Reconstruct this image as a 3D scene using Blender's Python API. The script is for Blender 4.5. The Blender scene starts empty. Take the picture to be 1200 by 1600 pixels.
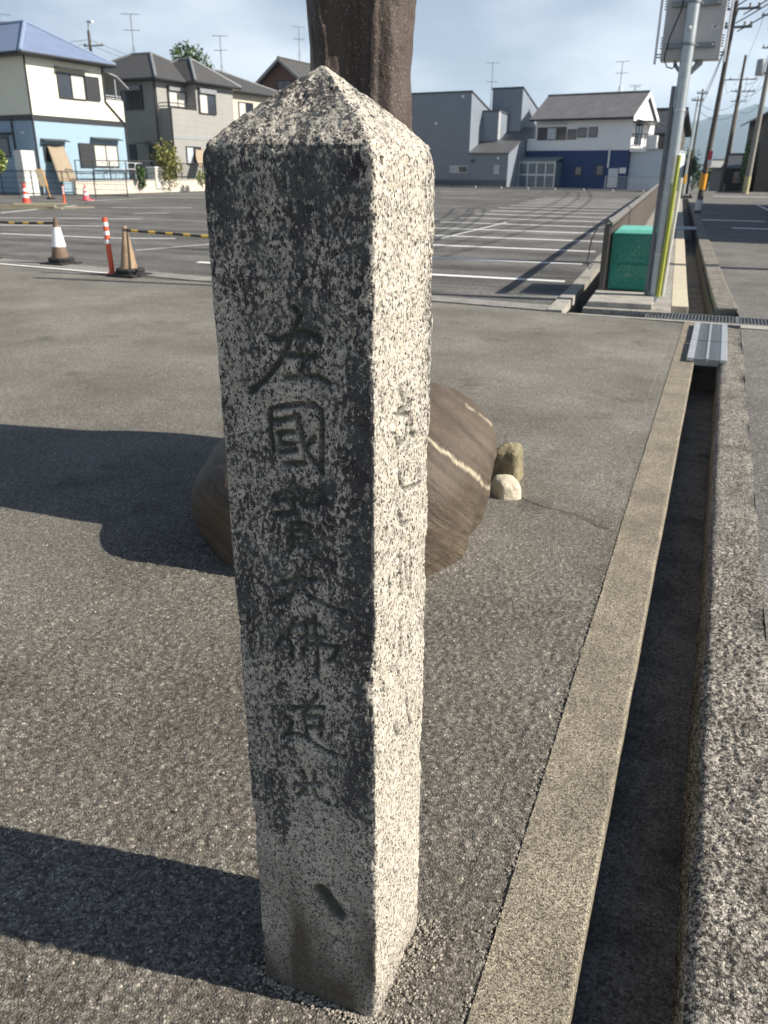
import bpy, bmesh, math, random
import numpy as np
from mathutils import Vector, Matrix
random.seed(7); RNG = np.random.default_rng(7)
SC = bpy.context.scene
COL = SC.collection

# ------------------------------------------------------------------ camera
FPX, PITCH, ROLL, YAW, CAMH = 1245.6, math.radians(22.8), math.radians(.62), math.radians(21.5), 1.45
cp, sp, cr, sr = math.cos(PITCH), math.sin(PITCH), math.cos(ROLL), math.sin(ROLL)
RIGHT = np.array([cr, sr, 0.]); DOWN = np.array([-sr*cp, cr*cp, sp]); FWD = np.array([sr*sp, -cr*sp, cp])
HX = np.array([math.cos(YAW), math.sin(YAW)]); HY = np.array([-math.sin(YAW), math.cos(YAW)])
def cam_to_world(d):
    a, b, c = d@RIGHT, d@FWD, -(d@DOWN)
    w = a*HX + b*HY
    return np.array([w[0], w[1], c])
def ray(x, y): return cam_to_world(np.array([(x-600)/FPX, (y-800)/FPX, 1.]))
CAMP = np.array([0, 0, CAMH])
cam_data = bpy.data.cameras.new('camera'); cam = bpy.data.objects.new('camera', cam_data); COL.objects.link(cam)
ax = cam_to_world(np.array([1., 0, 0])); ay = cam_to_world(np.array([0, -1., 0])); az_ = cam_to_world(np.array([0, 0, -1.]))
cam.matrix_world = Matrix(((ax[0], ay[0], az_[0], 0), (ax[1], ay[1], az_[1], 0), (ax[2], ay[2], az_[2], CAMH), (0, 0, 0, 1)))
cam_data.sensor_fit = 'VERTICAL'; cam_data.sensor_height = 24.0; cam_data.lens = 24*FPX/1600
cam_data.clip_start = .05; cam_data.clip_end = 20000
cam_data.dof.use_dof = True; cam_data.dof.focus_distance = 1.3; cam_data.dof.aperture_fstop = 6.5
SC.camera = cam

# ------------------------------------------------------------------ sky and sun
SUN_EL, SUN_DIR = math.radians(35), Vector((.988, .155, 0)).normalized()
world = bpy.data.worlds.new('World'); SC.world = world; world.use_nodes = True
wn, wl = world.node_tree.nodes, world.node_tree.links; wn.clear()
wo = wn.new('ShaderNodeOutputWorld'); wb = wn.new('ShaderNodeBackground'); wb.inputs['Strength'].default_value = .05
sky = wn.new('ShaderNodeTexSky'); sky.sky_type = 'NISHITA'; sky.sun_disc = False
sky.sun_elevation = SUN_EL; sky.sun_rotation = math.atan2(SUN_DIR.x, SUN_DIR.y); sky.air_density = .75; sky.dust_density = .7; sky.ozone_density = 2.2
tc = wn.new('ShaderNodeTexCoord'); sxyz = wn.new('ShaderNodeSeparateXYZ'); wl.new(tc.outputs['Generated'], sxyz.inputs['Vector']); mp = wn.new('ShaderNodeMapping'); mp.inputs['Scale'].default_value = (1, 1, 2.6); mp.inputs['Rotation'].default_value = (0, 0, .6)
n1 = wn.new('ShaderNodeTexNoise'); n1.inputs['Scale'].default_value = 3.4; n1.inputs['Detail'].default_value = 8; n1.inputs['Roughness'].default_value = .52; n1.inputs['Distortion'].default_value = .15
r1 = wn.new('ShaderNodeValToRGB'); r1.color_ramp.elements[0].position = .40; r1.color_ramp.elements[1].position = .66
r1.color_ramp.elements[0].color = (.30, .30, .30, 1); r1.color_ramp.elements[1].color = (.92, .92, .92, 1)
mx = wn.new('ShaderNodeMix'); mx.data_type = 'RGBA'; mx.inputs['B'].default_value = (16.5, 17.3, 18.2, 1)
wl.new(tc.outputs['Generated'], mp.inputs['Vector']); wl.new(mp.outputs['Vector'], n1.inputs['Vector']); wl.new(n1.outputs['Fac'], r1.inputs['Fac'])

# bright haze low down; cloud fades towards the zenith, shaped to cut fill light
hz = wn.new('ShaderNodeMapRange'); hz.interpolation_type = 'SMOOTHSTEP'; wl.new(sxyz.outputs['Z'], hz.inputs['Value'])
for k_, v_ in (('From Min', .0), ('From Max', .42), ('To Min', 1.), ('To Max', .05)): hz.inputs[k_].default_value = v_
cm = wn.new('ShaderNodeMath'); cm.operation = 'MULTIPLY'; wl.new(r1.outputs['Color'], cm.inputs[0]); wl.new(hz.outputs['Result'], cm.inputs[1])
wl.new(cm.outputs[0], mx.inputs['Factor']); wl.new(sky.outputs['Color'], mx.inputs['A']); wl.new(mx.outputs['Result'], wb.inputs['Color']); wl.new(wb.outputs['Background'], wo.inputs['Surface'])
sd = bpy.data.lights.new('sun', 'SUN'); sd.energy = 5.0; sd.angle = math.radians(.55); sd.color = (1, .93, .82)
sun = bpy.data.objects.new('sun', sd); COL.objects.link(sun)
sv = Vector((SUN_DIR.x*math.cos(SUN_EL), SUN_DIR.y*math.cos(SUN_EL), math.sin(SUN_EL)))
sun.rotation_euler = sv.to_track_quat('Z', 'Y').to_euler(); sun.location = (40, 10, 40)
SC.view_settings.view_transform = 'Standard'; SC.view_settings.look = 'None'; SC.view_settings.exposure = .92; SC.view_settings.gamma = 1.0
SC.view_settings.use_curve_mapping = False

# ------------------------------------------------------------------ measuring helpers (pixels of the 1200x1600 photo to places)
GX, GY, G0, GS = -.3665, .9304, -.16, .0136
def fdist(X, Y): return GX*X + GY*Y
def gz(X, Y):
    D = fdist(X, Y); z = G0 + GS*D
    if z < 0: return 0.
    if D > 72: z = G0 + GS*72 - .025*(D-72)
    return max(z, -4.)
def gnd(x, y, z=0.):
    r = ray(x, y); return CAMP + r*((z-CAMH)/r[2])
def lot(x, y):
    r = ray(x, y); return CAMP + r*((G0-CAMH)/(r[2]-GS*(GX*r[0]+GY*r[1])))
def atd(x, y, D):
    r = ray(x, y); return CAMP + r*D/(GX*r[0]+GY*r[1])

# ------------------------------------------------------------------ mesh helpers
ORG = {}
class MB:
    def __init__(s): s.v = []; s.f = []
    def quad(s, *p):
        n = len(s.v); s.v += [tuple(map(float, q)) for q in p]; s.f.append(tuple(range(n, n+len(p)))); return s
    def hexa(s, p):     # 8 points: bottom 4 ccw, top 4 ccw
        n = len(s.v); s.v += [tuple(map(float, q)) for q in p]
        s.f += [tuple(n+i for i in t) for t in ((3,2,1,0),(4,5,6,7),(0,1,5,4),(1,2,6,5),(2,3,7,6),(3,0,4,7))]; return s
    def box(s, a, b):
        (x0,y0,z0),(x1,y1,z1) = a, b
        return s.hexa([(x0,y0,z0),(x1,y0,z0),(x1,y1,z0),(x0,y1,z0),(x0,y0,z1),(x1,y0,z1),(x1,y1,z1),(x0,y1,z1)])
    def prism(s, poly, z0, z1):
        n = len(s.v); k = len(poly)
        s.v += [(p[0],p[1],z0 if not callable(z0) else z0(p[0],p[1])) for p in poly] + [(p[0],p[1],z1 if not callable(z1) else z1(p[0],p[1])) for p in poly]
        s.f.append(tuple(range(n+k-1, n-1, -1))); s.f.append(tuple(range(n+k, n+2*k)))
        for i in range(k): j = (i+1)%k; s.f.append((n+i, n+j, n+k+j, n+k+i))
        return s
    def extrude(s, poly, vec):   # poly of 3d points, extruded along vec
        n = len(s.v); k = len(poly); vec = np.array(vec)
        s.v += [tuple(map(float, p)) for p in poly] + [tuple(map(float, np.array(p)+vec)) for p in poly]
        s.f.append(tuple(range(n+k-1, n-1, -1))); s.f.append(tuple(range(n+k, n+2*k)))
        for i in range(k): j = (i+1)%k; s.f.append((n+i, n+j, n+k+j, n+k+i))
        return s
    def tube(s, pts, r, n=8, cap=True):
        pts = [np.array(p, float) for p in pts]; rs = r if hasattr(r, '__len__') else [r]*len(pts); b = len(s.v); u = None
        for i, p in enumerate(pts):
            t = pts[min(i+1, len(pts)-1)] - pts[max(i-1, 0)]; t = t/np.linalg.norm(t)
            if u is None:
                u = np.cross(t, [0,0,1.] if abs(t[2]) < .9 else [1.,0,0])
            u = u - t*(u@t); u = u/np.linalg.norm(u); w = np.cross(t, u)
            for k in range(n):
                a = 2*math.pi*k/n; s.v.append(tuple(p + rs[i]*(math.cos(a)*u + math.sin(a)*w)))
        for i in range(len(pts)-1):
            for k in range(n):
                j = (k+1)%n; s.f.append((b+i*n+k, b+i*n+j, b+(i+1)*n+j, b+(i+1)*n+k))
        if cap: s.f.append(tuple(b+k for k in range(n-1, -1, -1))); s.f.append(tuple(b+(len(pts)-1)*n+k for k in range(n)))
        return s
    def lathe(s, prof, c=(0,0,0), n=20):
        b = len(s.v)
        for r, z in prof:
            for k in range(n):
                a = 2*math.pi*k/n; s.v.append((c[0]+r*math.cos(a), c[1]+r*math.sin(a), c[2]+z))
        for i in range(len(prof)-1):
            for k in range(n):
                j = (k+1)%n; s.f.append((b+i*n+k, b+i*n+j, b+(i+1)*n+j, b+(i+1)*n+k))
        s.f.append(tuple(b+k for k in range(n-1, -1, -1))); s.f.append(tuple(b+(len(prof)-1)*n+k for k in range(n)))
        return s
    def build(s, name, m, parent=None, smooth=False, org=None):
        o3 = ORG.get(parent.name, (0,0,0)) if parent else (org or (0,0,0))
        me = bpy.data.meshes.new(name); me.from_pydata([(a-o3[0], b-o3[1], c-o3[2]) for a, b, c in s.v], [], s.f); me.update()
        bm = bmesh.new(); bm.from_mesh(me); bmesh.ops.recalc_face_normals(bm, faces=bm.faces); bm.to_mesh(me); bm.free()
        return link(name, me, m, parent, o3, smooth)
def link(name, me, m, parent=None, o3=(0,0,0), smooth=False):
    o = bpy.data.objects.new(name, me); COL.objects.link(o)
    if m is not None and me is not None and len(me.materials) == 0: me.materials.append(m)
    if smooth:
        me.polygons.foreach_set('use_smooth', [True]*len(me.polygons))
        try: me.set_sharp_from_angle(angle=math.radians(40))
        except Exception: pass
    if parent: o.parent = parent
    else: o.location = o3
    ORG[o.name] = o3
    return o
def bevel(o, w, seg=2):
    bm = bmesh.new(); bm.from_mesh(o.data); bmesh.ops.bevel(bm, geom=[e for e in bm.edges if len(e.link_faces) == 2 and e.calc_face_angle(0) > .6], offset=w, segments=seg, affect='EDGES', profile=.6)
    bm.to_mesh(o.data); bm.free(); return o
def tag(o, label, cat, group=None):
    o['label'] = label; o['category'] = cat
    if group: o['group'] = group
    return o
def struct(o, label=None, kind='structure'):
    o['kind'] = kind
    if label: o['label'] = label
    return o
def thing(name, loc, label, cat, group=None):
    o = bpy.data.objects.new(name, None); COL.objects.link(o); o.location = loc; o.empty_display_size = .2
    ORG[o.name] = tuple(map(float, loc)); return tag(o, label, cat, group)
def copy_tree(o, parent=None, loc=None):
    c = o.copy(); COL.objects.link(c); c.parent = parent
    if loc is not None: c.location = loc
    ORG[c.name] = tuple(c.location) if parent is None else ORG[parent.name]
    for ch in list(o.children): copy_tree(ch, c)
    return c
def grid_object(name, P, m, parent=None, attrs=None, smooth=True, wrap=False, org=(0,0,0), caps=None):
    R, Cn = P.shape[:2]; v = (P.reshape(-1, 3) - np.array(org)).astype(np.float32)
    idx = np.arange(R*Cn).reshape(R, Cn)
    if wrap: nx = np.roll(idx, -1, axis=1); a, b, c, d = idx[:-1], nx[:-1], nx[1:], idx[1:]
    else: a, b, c, d = idx[:-1, :-1], idx[:-1, 1:], idx[1:, 1:], idx[1:, :-1]
    q = np.stack([a, b, c, d], -1).reshape(-1, 4).astype(np.int32)
    me = bpy.data.meshes.new(name); me.vertices.add(len(v)); me.vertices.foreach_set('co', v.ravel())
    me.loops.add(q.size); me.loops.foreach_set('vertex_index', q.ravel()); me.polygons.add(len(q))
    me.polygons.foreach_set('loop_start', np.arange(0, q.size, 4, dtype=np.int32)); me.polygons.foreach_set('loop_total', np.full(len(q), 4, np.int32))
    if smooth: me.polygons.foreach_set('use_smooth', np.ones(len(q), bool))
    for k, val in (attrs or {}).items():
        at = me.attributes.new(k, 'FLOAT', 'POINT'); at.data.foreach_set('value', np.asarray(val, np.float32).ravel())
    me.update(); me.validate()
    o = bpy.data.objects.new(name, me); COL.objects.link(o); me.materials.append(m)
    if parent: o.parent = parent
    else: o.location = org
    ORG[o.name] = tuple(org); return o

# numpy noise
def hash3(i, j, k, s=0):
    h = (i.astype(np.int64)*374761393 + j.astype(np.int64)*668265263 + k.astype(np.int64)*2147483647 + s*974711) & 0xffffffff
    h = ((h ^ (h >> 13))*1274126177) & 0xffffffff; h = (h ^ (h >> 16)) & 0xffffffff
    h = (h*2246822519) & 0xffffffff; h ^= h >> 15
    return h/4294967295.
def vnoise(x, y, z, s=0):
    i, j, k = np.floor(x), np.floor(y), np.floor(z); u, v, w = x-i, y-j, z-k
    u, v, w = u*u*(3-2*u), v*v*(3-2*v), w*w*(3-2*w); out = 0
    for a in (0,1):
        for b in (0,1):
            for c in (0,1):
                out = out + hash3(i+a, j+b, k+c, s)*(u if a else 1-u)*(v if b else 1-v)*(w if c else 1-w)
    return out*2-1
def worley2(x, y, s=0):
    i, j = np.floor(x), np.floor(y); best = np.full(x.shape, 9.); ident = np.zeros(x.shape); zz = np.zeros_like(i)
    for a in (-1,0,1):
        for b in (-1,0,1):
            ci, cj = i+a, j+b
            d = (ci+hash3(ci, cj, zz, s)-x)**2 + (cj+hash3(ci, cj, zz, s+1)-y)**2
            m = d < best; best = np.where(m, d, best); ident = np.where(m, hash3(ci, cj, zz, s+2), ident)
    return np.sqrt(best), ident

# ------------------------------------------------------------------ materials
MATS = {}
def newmat(name):
    m = bpy.data.materials.new(name); m.use_nodes = True; nt = m.node_tree
    return m, nt, nt.nodes['Principled BSDF']
def N(nt, t, **kw):
    n = nt.nodes.new(t)
    for k, v in kw.items():
        if k in n.inputs: n.inputs[k].default_value = v
        else: setattr(n, k, v)
    return n
def ramp(nt, stops, interp='LINEAR'):
    r = nt.nodes.new('ShaderNodeValToRGB'); cr_ = r.color_ramp; cr_.interpolation = interp
    while len(cr_.elements) < len(stops): cr_.elements.new(.5)
    for e, (p, c) in zip(cr_.elements, stops): e.position = p; e.color = (*c, 1) if hasattr(c, '__len__') else (c, c, c, 1)
    return r
def mixc(nt, fac, a, b, mode='MIX'):
    m = nt.nodes.new('ShaderNodeMix'); m.data_type = 'RGBA'; m.blend_type = mode
    for s, v in (('Factor', fac), ('A', a), ('B', b)):
        if hasattr(v, 'is_linked') or hasattr(v, 'links'): nt.links.new(v, m.inputs[s])
        elif s == 'Factor': m.inputs[s].default_value = v
        else: m.inputs[s].default_value = (*v, 1)
    return m.outputs['Result']
def plain(name, col, rough=.6, var=.12, scale=3., metal=0., bump=0., bscale=60., stretch=(1,1,1), spec=.5, dirt=0.):
    if name in MATS: return MATS[name]
    m, nt, b = newmat(name); L = nt.links
    c = N(nt, 'ShaderNodeTexCoord'); mpn = N(nt, 'ShaderNodeMapping'); mpn.inputs['Scale'].default_value = stretch; L.new(c.outputs['Object'], mpn.inputs['Vector'])
    nz = N(nt, 'ShaderNodeTexNoise', Scale=scale, Detail=5., Roughness=.6); L.new(mpn.outputs['Vector'], nz.inputs['Vector'])
    rr = ramp(nt, [(.25, tuple(x*(1-var) for x in col)), (.75, tuple(min(1, x*(1+var)) for x in col))]); L.new(nz.outputs['Fac'], rr.inputs['Fac'])
    out = rr.outputs['Color']
    if dirt:
        n2 = N(nt, 'ShaderNodeTexNoise', Scale=scale*2.7, Detail=8., Roughness=.7); L.new(mpn.outputs['Vector'], n2.inputs['Vector'])
        r2 = ramp(nt, [(.5, 0.), (.72, dirt)]); L.new(n2.outputs['Fac'], r2.inputs['Fac']); out = mixc(nt, r2.outputs['Color'], out, tuple(x*.35 for x in col))
    L.new(out, b.inputs['Base Color'])
    b.inputs['Roughness'].default_value = rough; b.inputs['Metallic'].default_value = metal; b.inputs['Specular IOR Level'].default_value = spec
    if bump:
        nb = N(nt, 'ShaderNodeTexNoise', Scale=bscale, Detail=4.); L.new(mpn.outputs['Vector'], nb.inputs['Vector'])
        bp = N(nt, 'ShaderNodeBump', Strength=bump, Distance=.02); L.new(nb.outputs['Fac'], bp.inputs['Height']); L.new(bp.outputs['Normal'], b.inputs['Normal'])
    MATS[name] = m; return m
def banded(name, col, period, axis='Z', rough=.6, depth=.5, var=.1, dark=.75):
    """material with fine seams too small to model: siding joints, far roof courses"""
    if name in MATS: return MATS[name]
    m, nt, b = newmat(name); L = nt.links
    c = N(nt, 'ShaderNodeTexCoord'); sx = N(nt, 'ShaderNodeSeparateXYZ'); L.new(c.outputs['Object'], sx.inputs['Vector'])
    mu = N(nt, 'ShaderNodeMath', operation='MULTIPLY'); mu.inputs[1].default_value = 1/period; L.new(sx.outputs[axis], mu.inputs[0])
    fr = N(nt, 'ShaderNodeMath', operation='FRACT'); L.new(mu.outputs[0], fr.inputs[0])
    rr = ramp(nt, [(0., dark), (.1, 1.), (1., .96)]); L.new(fr.outputs[0], rr.inputs['Fac'])
    nz = N(nt, 'ShaderNodeTexNoise', Scale=1.6, Detail=7., Roughness=.65); L.new(c.outputs['Object'], nz.inputs['Vector'])
    r2 = ramp(nt, [(.25, tuple(x*(1-var) for x in col)), (.75, tuple(min(1, x*(1+var)) for x in col))]); L.new(nz.outputs['Fac'], r2.inputs['Fac'])
    L.new(mixc(nt, 1., r2.outputs['Color'], rr.outputs['Color'], 'MULTIPLY'), b.inputs['Base Color']); b.inputs['Roughness'].default_value = rough
    bp = N(nt, 'ShaderNodeBump', Strength=depth, Distance=.02); L.new(rr.outputs['Color'], bp.inputs['Height']); L.new(bp.outputs['Normal'], b.inputs['Normal'])
    MATS[name] = m; return m
def asphalt(name, tone, brown, scale=150., bump=.6, specks=.06, streak=False, near_attr=False):
    m, nt, b = newmat(name); L = nt.links; c = N(nt, 'ShaderNodeTexCoord')
    vo = N(nt, 'ShaderNodeTexVoronoi', Scale=scale, Randomness=1.); L.new(c.outputs['Object'], vo.inputs['Vector'])
    sc = N(nt, 'ShaderNodeSeparateColor'); L.new(vo.outputs['Color'], sc.inputs['Color'])
    g = ramp(nt, [(0., tuple(tone*.42*x for x in brown)), (.45, tuple(tone*.85*x for x in brown)), (.85, tuple(tone*1.3*x for x in (1,1,1))), (1-specks, tuple(tone*1.7*x for x in (1,1,.97))), (1., tuple(min(.6, tone*2.9)*x for x in (1,.97,.9)))]); L.new(sc.outputs['Red'], g.inputs['Fac'])
    nz = N(nt, 'ShaderNodeTexNoise', Scale=.9, Detail=8., Roughness=.62); L.new(c.outputs['Object'], nz.inputs['Vector'])
    pr = ramp(nt, [(.3, (.66, .63, .59)), (.5, (.95, .92, .88)), (.72, (1.28, 1.26, 1.2))]); L.new(nz.outputs['Fac'], pr.inputs['Fac'])
    col = mixc(nt, 1., g.outputs['Color'], pr.outputs['Color'], 'MULTIPLY')
    nf = N(nt, 'ShaderNodeTexNoise', Scale=420., Detail=3.); L.new(c.outputs['Object'], nf.inputs['Vector'])
    fr = ramp(nt, [(.3, .6), (.7, 1.35)]); L.new(nf.outputs['Fac'], fr.inputs['Fac'])
    col = mixc(nt, 1., col, fr.outputs['Color'], 'MULTIPLY')
    if near_attr:   # old oil and damp marks, pebble tone, then colour darker towards the near end
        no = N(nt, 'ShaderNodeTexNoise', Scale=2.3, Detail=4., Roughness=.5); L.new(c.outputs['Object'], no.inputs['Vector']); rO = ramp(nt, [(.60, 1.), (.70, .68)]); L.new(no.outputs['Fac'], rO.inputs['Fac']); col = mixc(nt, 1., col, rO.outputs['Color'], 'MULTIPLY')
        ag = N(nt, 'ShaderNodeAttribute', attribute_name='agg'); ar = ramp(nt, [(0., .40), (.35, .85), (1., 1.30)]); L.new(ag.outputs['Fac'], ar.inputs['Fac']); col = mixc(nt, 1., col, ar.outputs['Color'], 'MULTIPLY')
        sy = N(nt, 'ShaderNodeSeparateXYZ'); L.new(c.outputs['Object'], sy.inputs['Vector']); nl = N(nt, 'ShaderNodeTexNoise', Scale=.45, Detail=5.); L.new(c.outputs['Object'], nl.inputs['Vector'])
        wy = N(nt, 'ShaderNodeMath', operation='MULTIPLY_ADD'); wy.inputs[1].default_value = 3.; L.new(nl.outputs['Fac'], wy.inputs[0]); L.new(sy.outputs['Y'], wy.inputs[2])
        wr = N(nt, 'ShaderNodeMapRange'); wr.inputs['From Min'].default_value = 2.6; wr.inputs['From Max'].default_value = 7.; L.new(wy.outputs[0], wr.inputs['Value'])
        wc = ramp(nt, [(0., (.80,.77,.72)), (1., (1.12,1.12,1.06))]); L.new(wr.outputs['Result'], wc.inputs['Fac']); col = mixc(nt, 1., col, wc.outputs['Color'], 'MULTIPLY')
    if streak:
        ms = N(nt, 'ShaderNodeMapping'); ms.inputs['Scale'].default_value = (.12, 1.1, 1); L.new(c.outputs['Object'], ms.inputs['Vector'])
        ns = N(nt, 'ShaderNodeTexNoise', Scale=1.3, Detail=7., Roughness=.6); L.new(ms.outputs['Vector'], ns.inputs['Vector'])
        rs = ramp(nt, [(.32, .55), (.5, .95), (.7, 1.4)]); L.new(ns.outputs['Fac'], rs.inputs['Fac']); col = mixc(nt, 1., col, rs.outputs['Color'], 'MULTIPLY')
    L.new(col, b.inputs['Base Color']); b.inputs['Roughness'].default_value = .82; b.inputs['Specular IOR Level'].default_value = .35
    bp = N(nt, 'ShaderNodeBump', Strength=bump, Distance=.006); L.new(vo.outputs['Distance'], bp.inputs['Height']); bp.invert = True
    b2 = N(nt, 'ShaderNodeBump', Strength=bump*.7, Distance=.004); L.new(nf.outputs['Fac'], b2.inputs['Height']); L.new(bp.outputs['Normal'], b2.inputs['Normal']); L.new(b2.outputs['Normal'], b.inputs['Normal'])
    MATS[name] = m; return m
def granite():
    m, nt, b = newmat('granite'); L = nt.links; c = N(nt, 'ShaderNodeTexCoord')
    at = N(nt, 'ShaderNodeAttribute', attribute_name='lichen'); ac = N(nt, 'ShaderNodeAttribute', attribute_name='carve'); asn = N(nt, 'ShaderNodeAttribute', attribute_name='stain')
    nd = N(nt, 'ShaderNodeTexNoise', Scale=160., Detail=2.); L.new(c.outputs['Object'], nd.inputs['Vector'])
    mv = N(nt, 'ShaderNodeMix', data_type='RGBA'); mv.blend_type = 'LINEAR_LIGHT'; mv.inputs['Factor'].default_value = .006; L.new(c.outputs['Object'], mv.inputs['A']); L.new(nd.outputs['Color'], mv.inputs['B'])
    vo = N(nt, 'ShaderNodeTexVoronoi', Scale=290., Randomness=1.); L.new(mv.outputs['Result'], vo.inputs['Vector'])
    sc = N(nt, 'ShaderNodeSeparateColor'); L.new(vo.outputs['Color'], sc.inputs['Color'])
    g = ramp(nt, [(0., (.07,.063,.06)), (.1, (.14,.127,.112)), (.16, (.32,.285,.24)), (.45, (.44,.395,.325)), (.75, (.55,.50,.42)), (1., (.65,.60,.51))]); L.new(sc.outputs['Red'], g.inputs['Fac'])
    # lichen: clustered blackish crust
    ms2 = N(nt, 'ShaderNodeMapping'); ms2.inputs['Scale'].default_value = (1, 1, .62); L.new(c.outputs['Object'], ms2.inputs['Vector']); n2 = N(nt, 'ShaderNodeTexNoise', Scale=150., Detail=5., Roughness=.75); L.new(ms2.outputs['Vector'], n2.inputs['Vector'])
    ad = N(nt, 'ShaderNodeMath', operation='ADD'); L.new(n2.outputs['Fac'], ad.inputs[0])
    ml = N(nt, 'ShaderNodeMath', operation='MULTIPLY_ADD'); ml.inputs[1].default_value = .55; ml.inputs[2].default_value = -.30; L.new(at.outputs['Fac'], ml.inputs[0]); L.new(ml.outputs[0], ad.inputs[1])
    lm = ramp(nt, [(.435, 0.), (.485, 1.)]); L.new(ad.outputs[0], lm.inputs['Fac'])
    n3 = N(nt, 'ShaderNodeTexNoise', Scale=30., Detail=4.); L.new(c.outputs['Object'], n3.inputs['Vector'])
    lc = ramp(nt, [(.35, (.030,.026,.028)), (.55, (.060,.053,.053)), (.7, (.085,.092,.082))]); L.new(n3.outputs['Fac'], lc.inputs['Fac'])
    col = mixc(nt, lm.outputs['Color'], g.outputs['Color'], lc.outputs['Color'])
    # grey-green film between
    nfm = N(nt, 'ShaderNodeTexNoise', Scale=17., Detail=6., Roughness=.6); L.new(c.outputs['Object'], nfm.inputs['Vector'])
    fm = ramp(nt, [(.40, 0.), (.60, .75)]); L.new(nfm.outputs['Fac'], fm.inputs['Fac'])
    fa = N(nt, 'ShaderNodeMath', operation='MULTIPLY'); L.new(fm.outputs['Color'], fa.inputs[0]); L.new(at.outputs['Fac'], fa.inputs[1])
    col = mixc(nt, fa.outputs[0], col, (.12, .135, .125))
    vs = N(nt, 'ShaderNodeTexVoronoi', Scale=430.); L.new(ms2.outputs['Vector'], vs.inputs['Vector']); s2 = N(nt, 'ShaderNodeSeparateColor'); L.new(vs.outputs['Color'], s2.inputs['Color'])
    rs_ = ramp(nt, [(.085, 1.), (.13, 0.)]); L.new(s2.outputs['Green'], rs_.inputs['Fac']); col = mixc(nt, rs_.outputs['Color'], col, (.035,.032,.033))
    cf = N(nt, 'ShaderNodeMath', operation='MULTIPLY'); cf.inputs[1].default_value = .92; L.new(ac.outputs['Fac'], cf.inputs[0])
    col = mixc(nt, cf.outputs[0], col, (.045, .05, .042))
    sf = N(nt, 'ShaderNodeMath', operation='MULTIPLY'); sf.inputs[1].default_value = .9; L.new(asn.outputs['Fac'], sf.inputs[0])
    col = mixc(nt, sf.outputs[0], col, (.06, .048, .035))
    L.new(col, b.inputs['Base Color']); b.inputs['Roughness'].default_value = .78; b.inputs['Specular IOR Level'].default_value = .4
    nb = N(nt, 'ShaderNodeTexNoise', Scale=330., Detail=4., Roughness=.6); L.new(c.outputs['Object'], nb.inputs['Vector'])
    bp = N(nt, 'ShaderNodeBump', Strength=.75, Distance=.003); L.new(nb.outputs['Fac'], bp.inputs['Height']); L.new(bp.outputs['Normal'], b.inputs['Normal'])
    return m
def concrete(name, col, agg, scale=220., bump=.5, stain=.5, pits=False):
    m, nt, b = newmat(name); L = nt.links; c = N(nt, 'ShaderNodeTexCoord')
    vo = N(nt, 'ShaderNodeTexVoronoi', Scale=scale); L.new(c.outputs['Object'], vo.inputs['Vector'])
    sc = N(nt, 'ShaderNodeSeparateColor'); L.new(vo.outputs['Color'], sc.inputs['Color'])
    g = ramp(nt, [(0., tuple(x*(1-agg) for x in col)), (.5, col), (.92, tuple(min(.75, x*(1+agg*.7)) for x in col)), (1., tuple(min(.8, x*(1+agg*1.6)) for x in col))]); L.new(sc.outputs['Red'], g.inputs['Fac'])
    nz = N(nt, 'ShaderNodeTexNoise', Scale=5., Detail=9., Roughness=.68); L.new(c.outputs['Object'], nz.inputs['Vector'])
    pr = ramp(nt, [(.32, 1-stain), (.52, .95), (.75, 1.2)]); L.new(nz.outputs['Fac'], pr.inputs['Fac'])
    cc = mixc(nt, 1., g.outputs['Color'], pr.outputs['Color'], 'MULTIPLY')
    if pits:   # dark binder and lichen between the exposed stones
        np_ = N(nt, 'ShaderNodeTexNoise', Scale=85., Detail=6., Roughness=.7); L.new(c.outputs['Object'], np_.inputs['Vector']); rp = ramp(nt, [(.44, .15), (.53, 1.1)]); L.new(np_.outputs['Fac'], rp.inputs['Fac']); cc = mixc(nt, 1., cc, rp.outputs['Color'], 'MULTIPLY')
    L.new(cc, b.inputs['Base Color']); b.inputs['Roughness'].default_value = .85
    nb = N(nt, 'ShaderNodeTexNoise', Scale=scale*1.2, Detail=4.); L.new(c.outputs['Object'], nb.inputs['Vector'])
    bp = N(nt, 'ShaderNodeBump', Strength=bump, Distance=.005); L.new(nb.outputs['Fac'], bp.inputs['Height']); L.new(bp.outputs['Normal'], b.inputs['Normal'])
    return m
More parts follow.
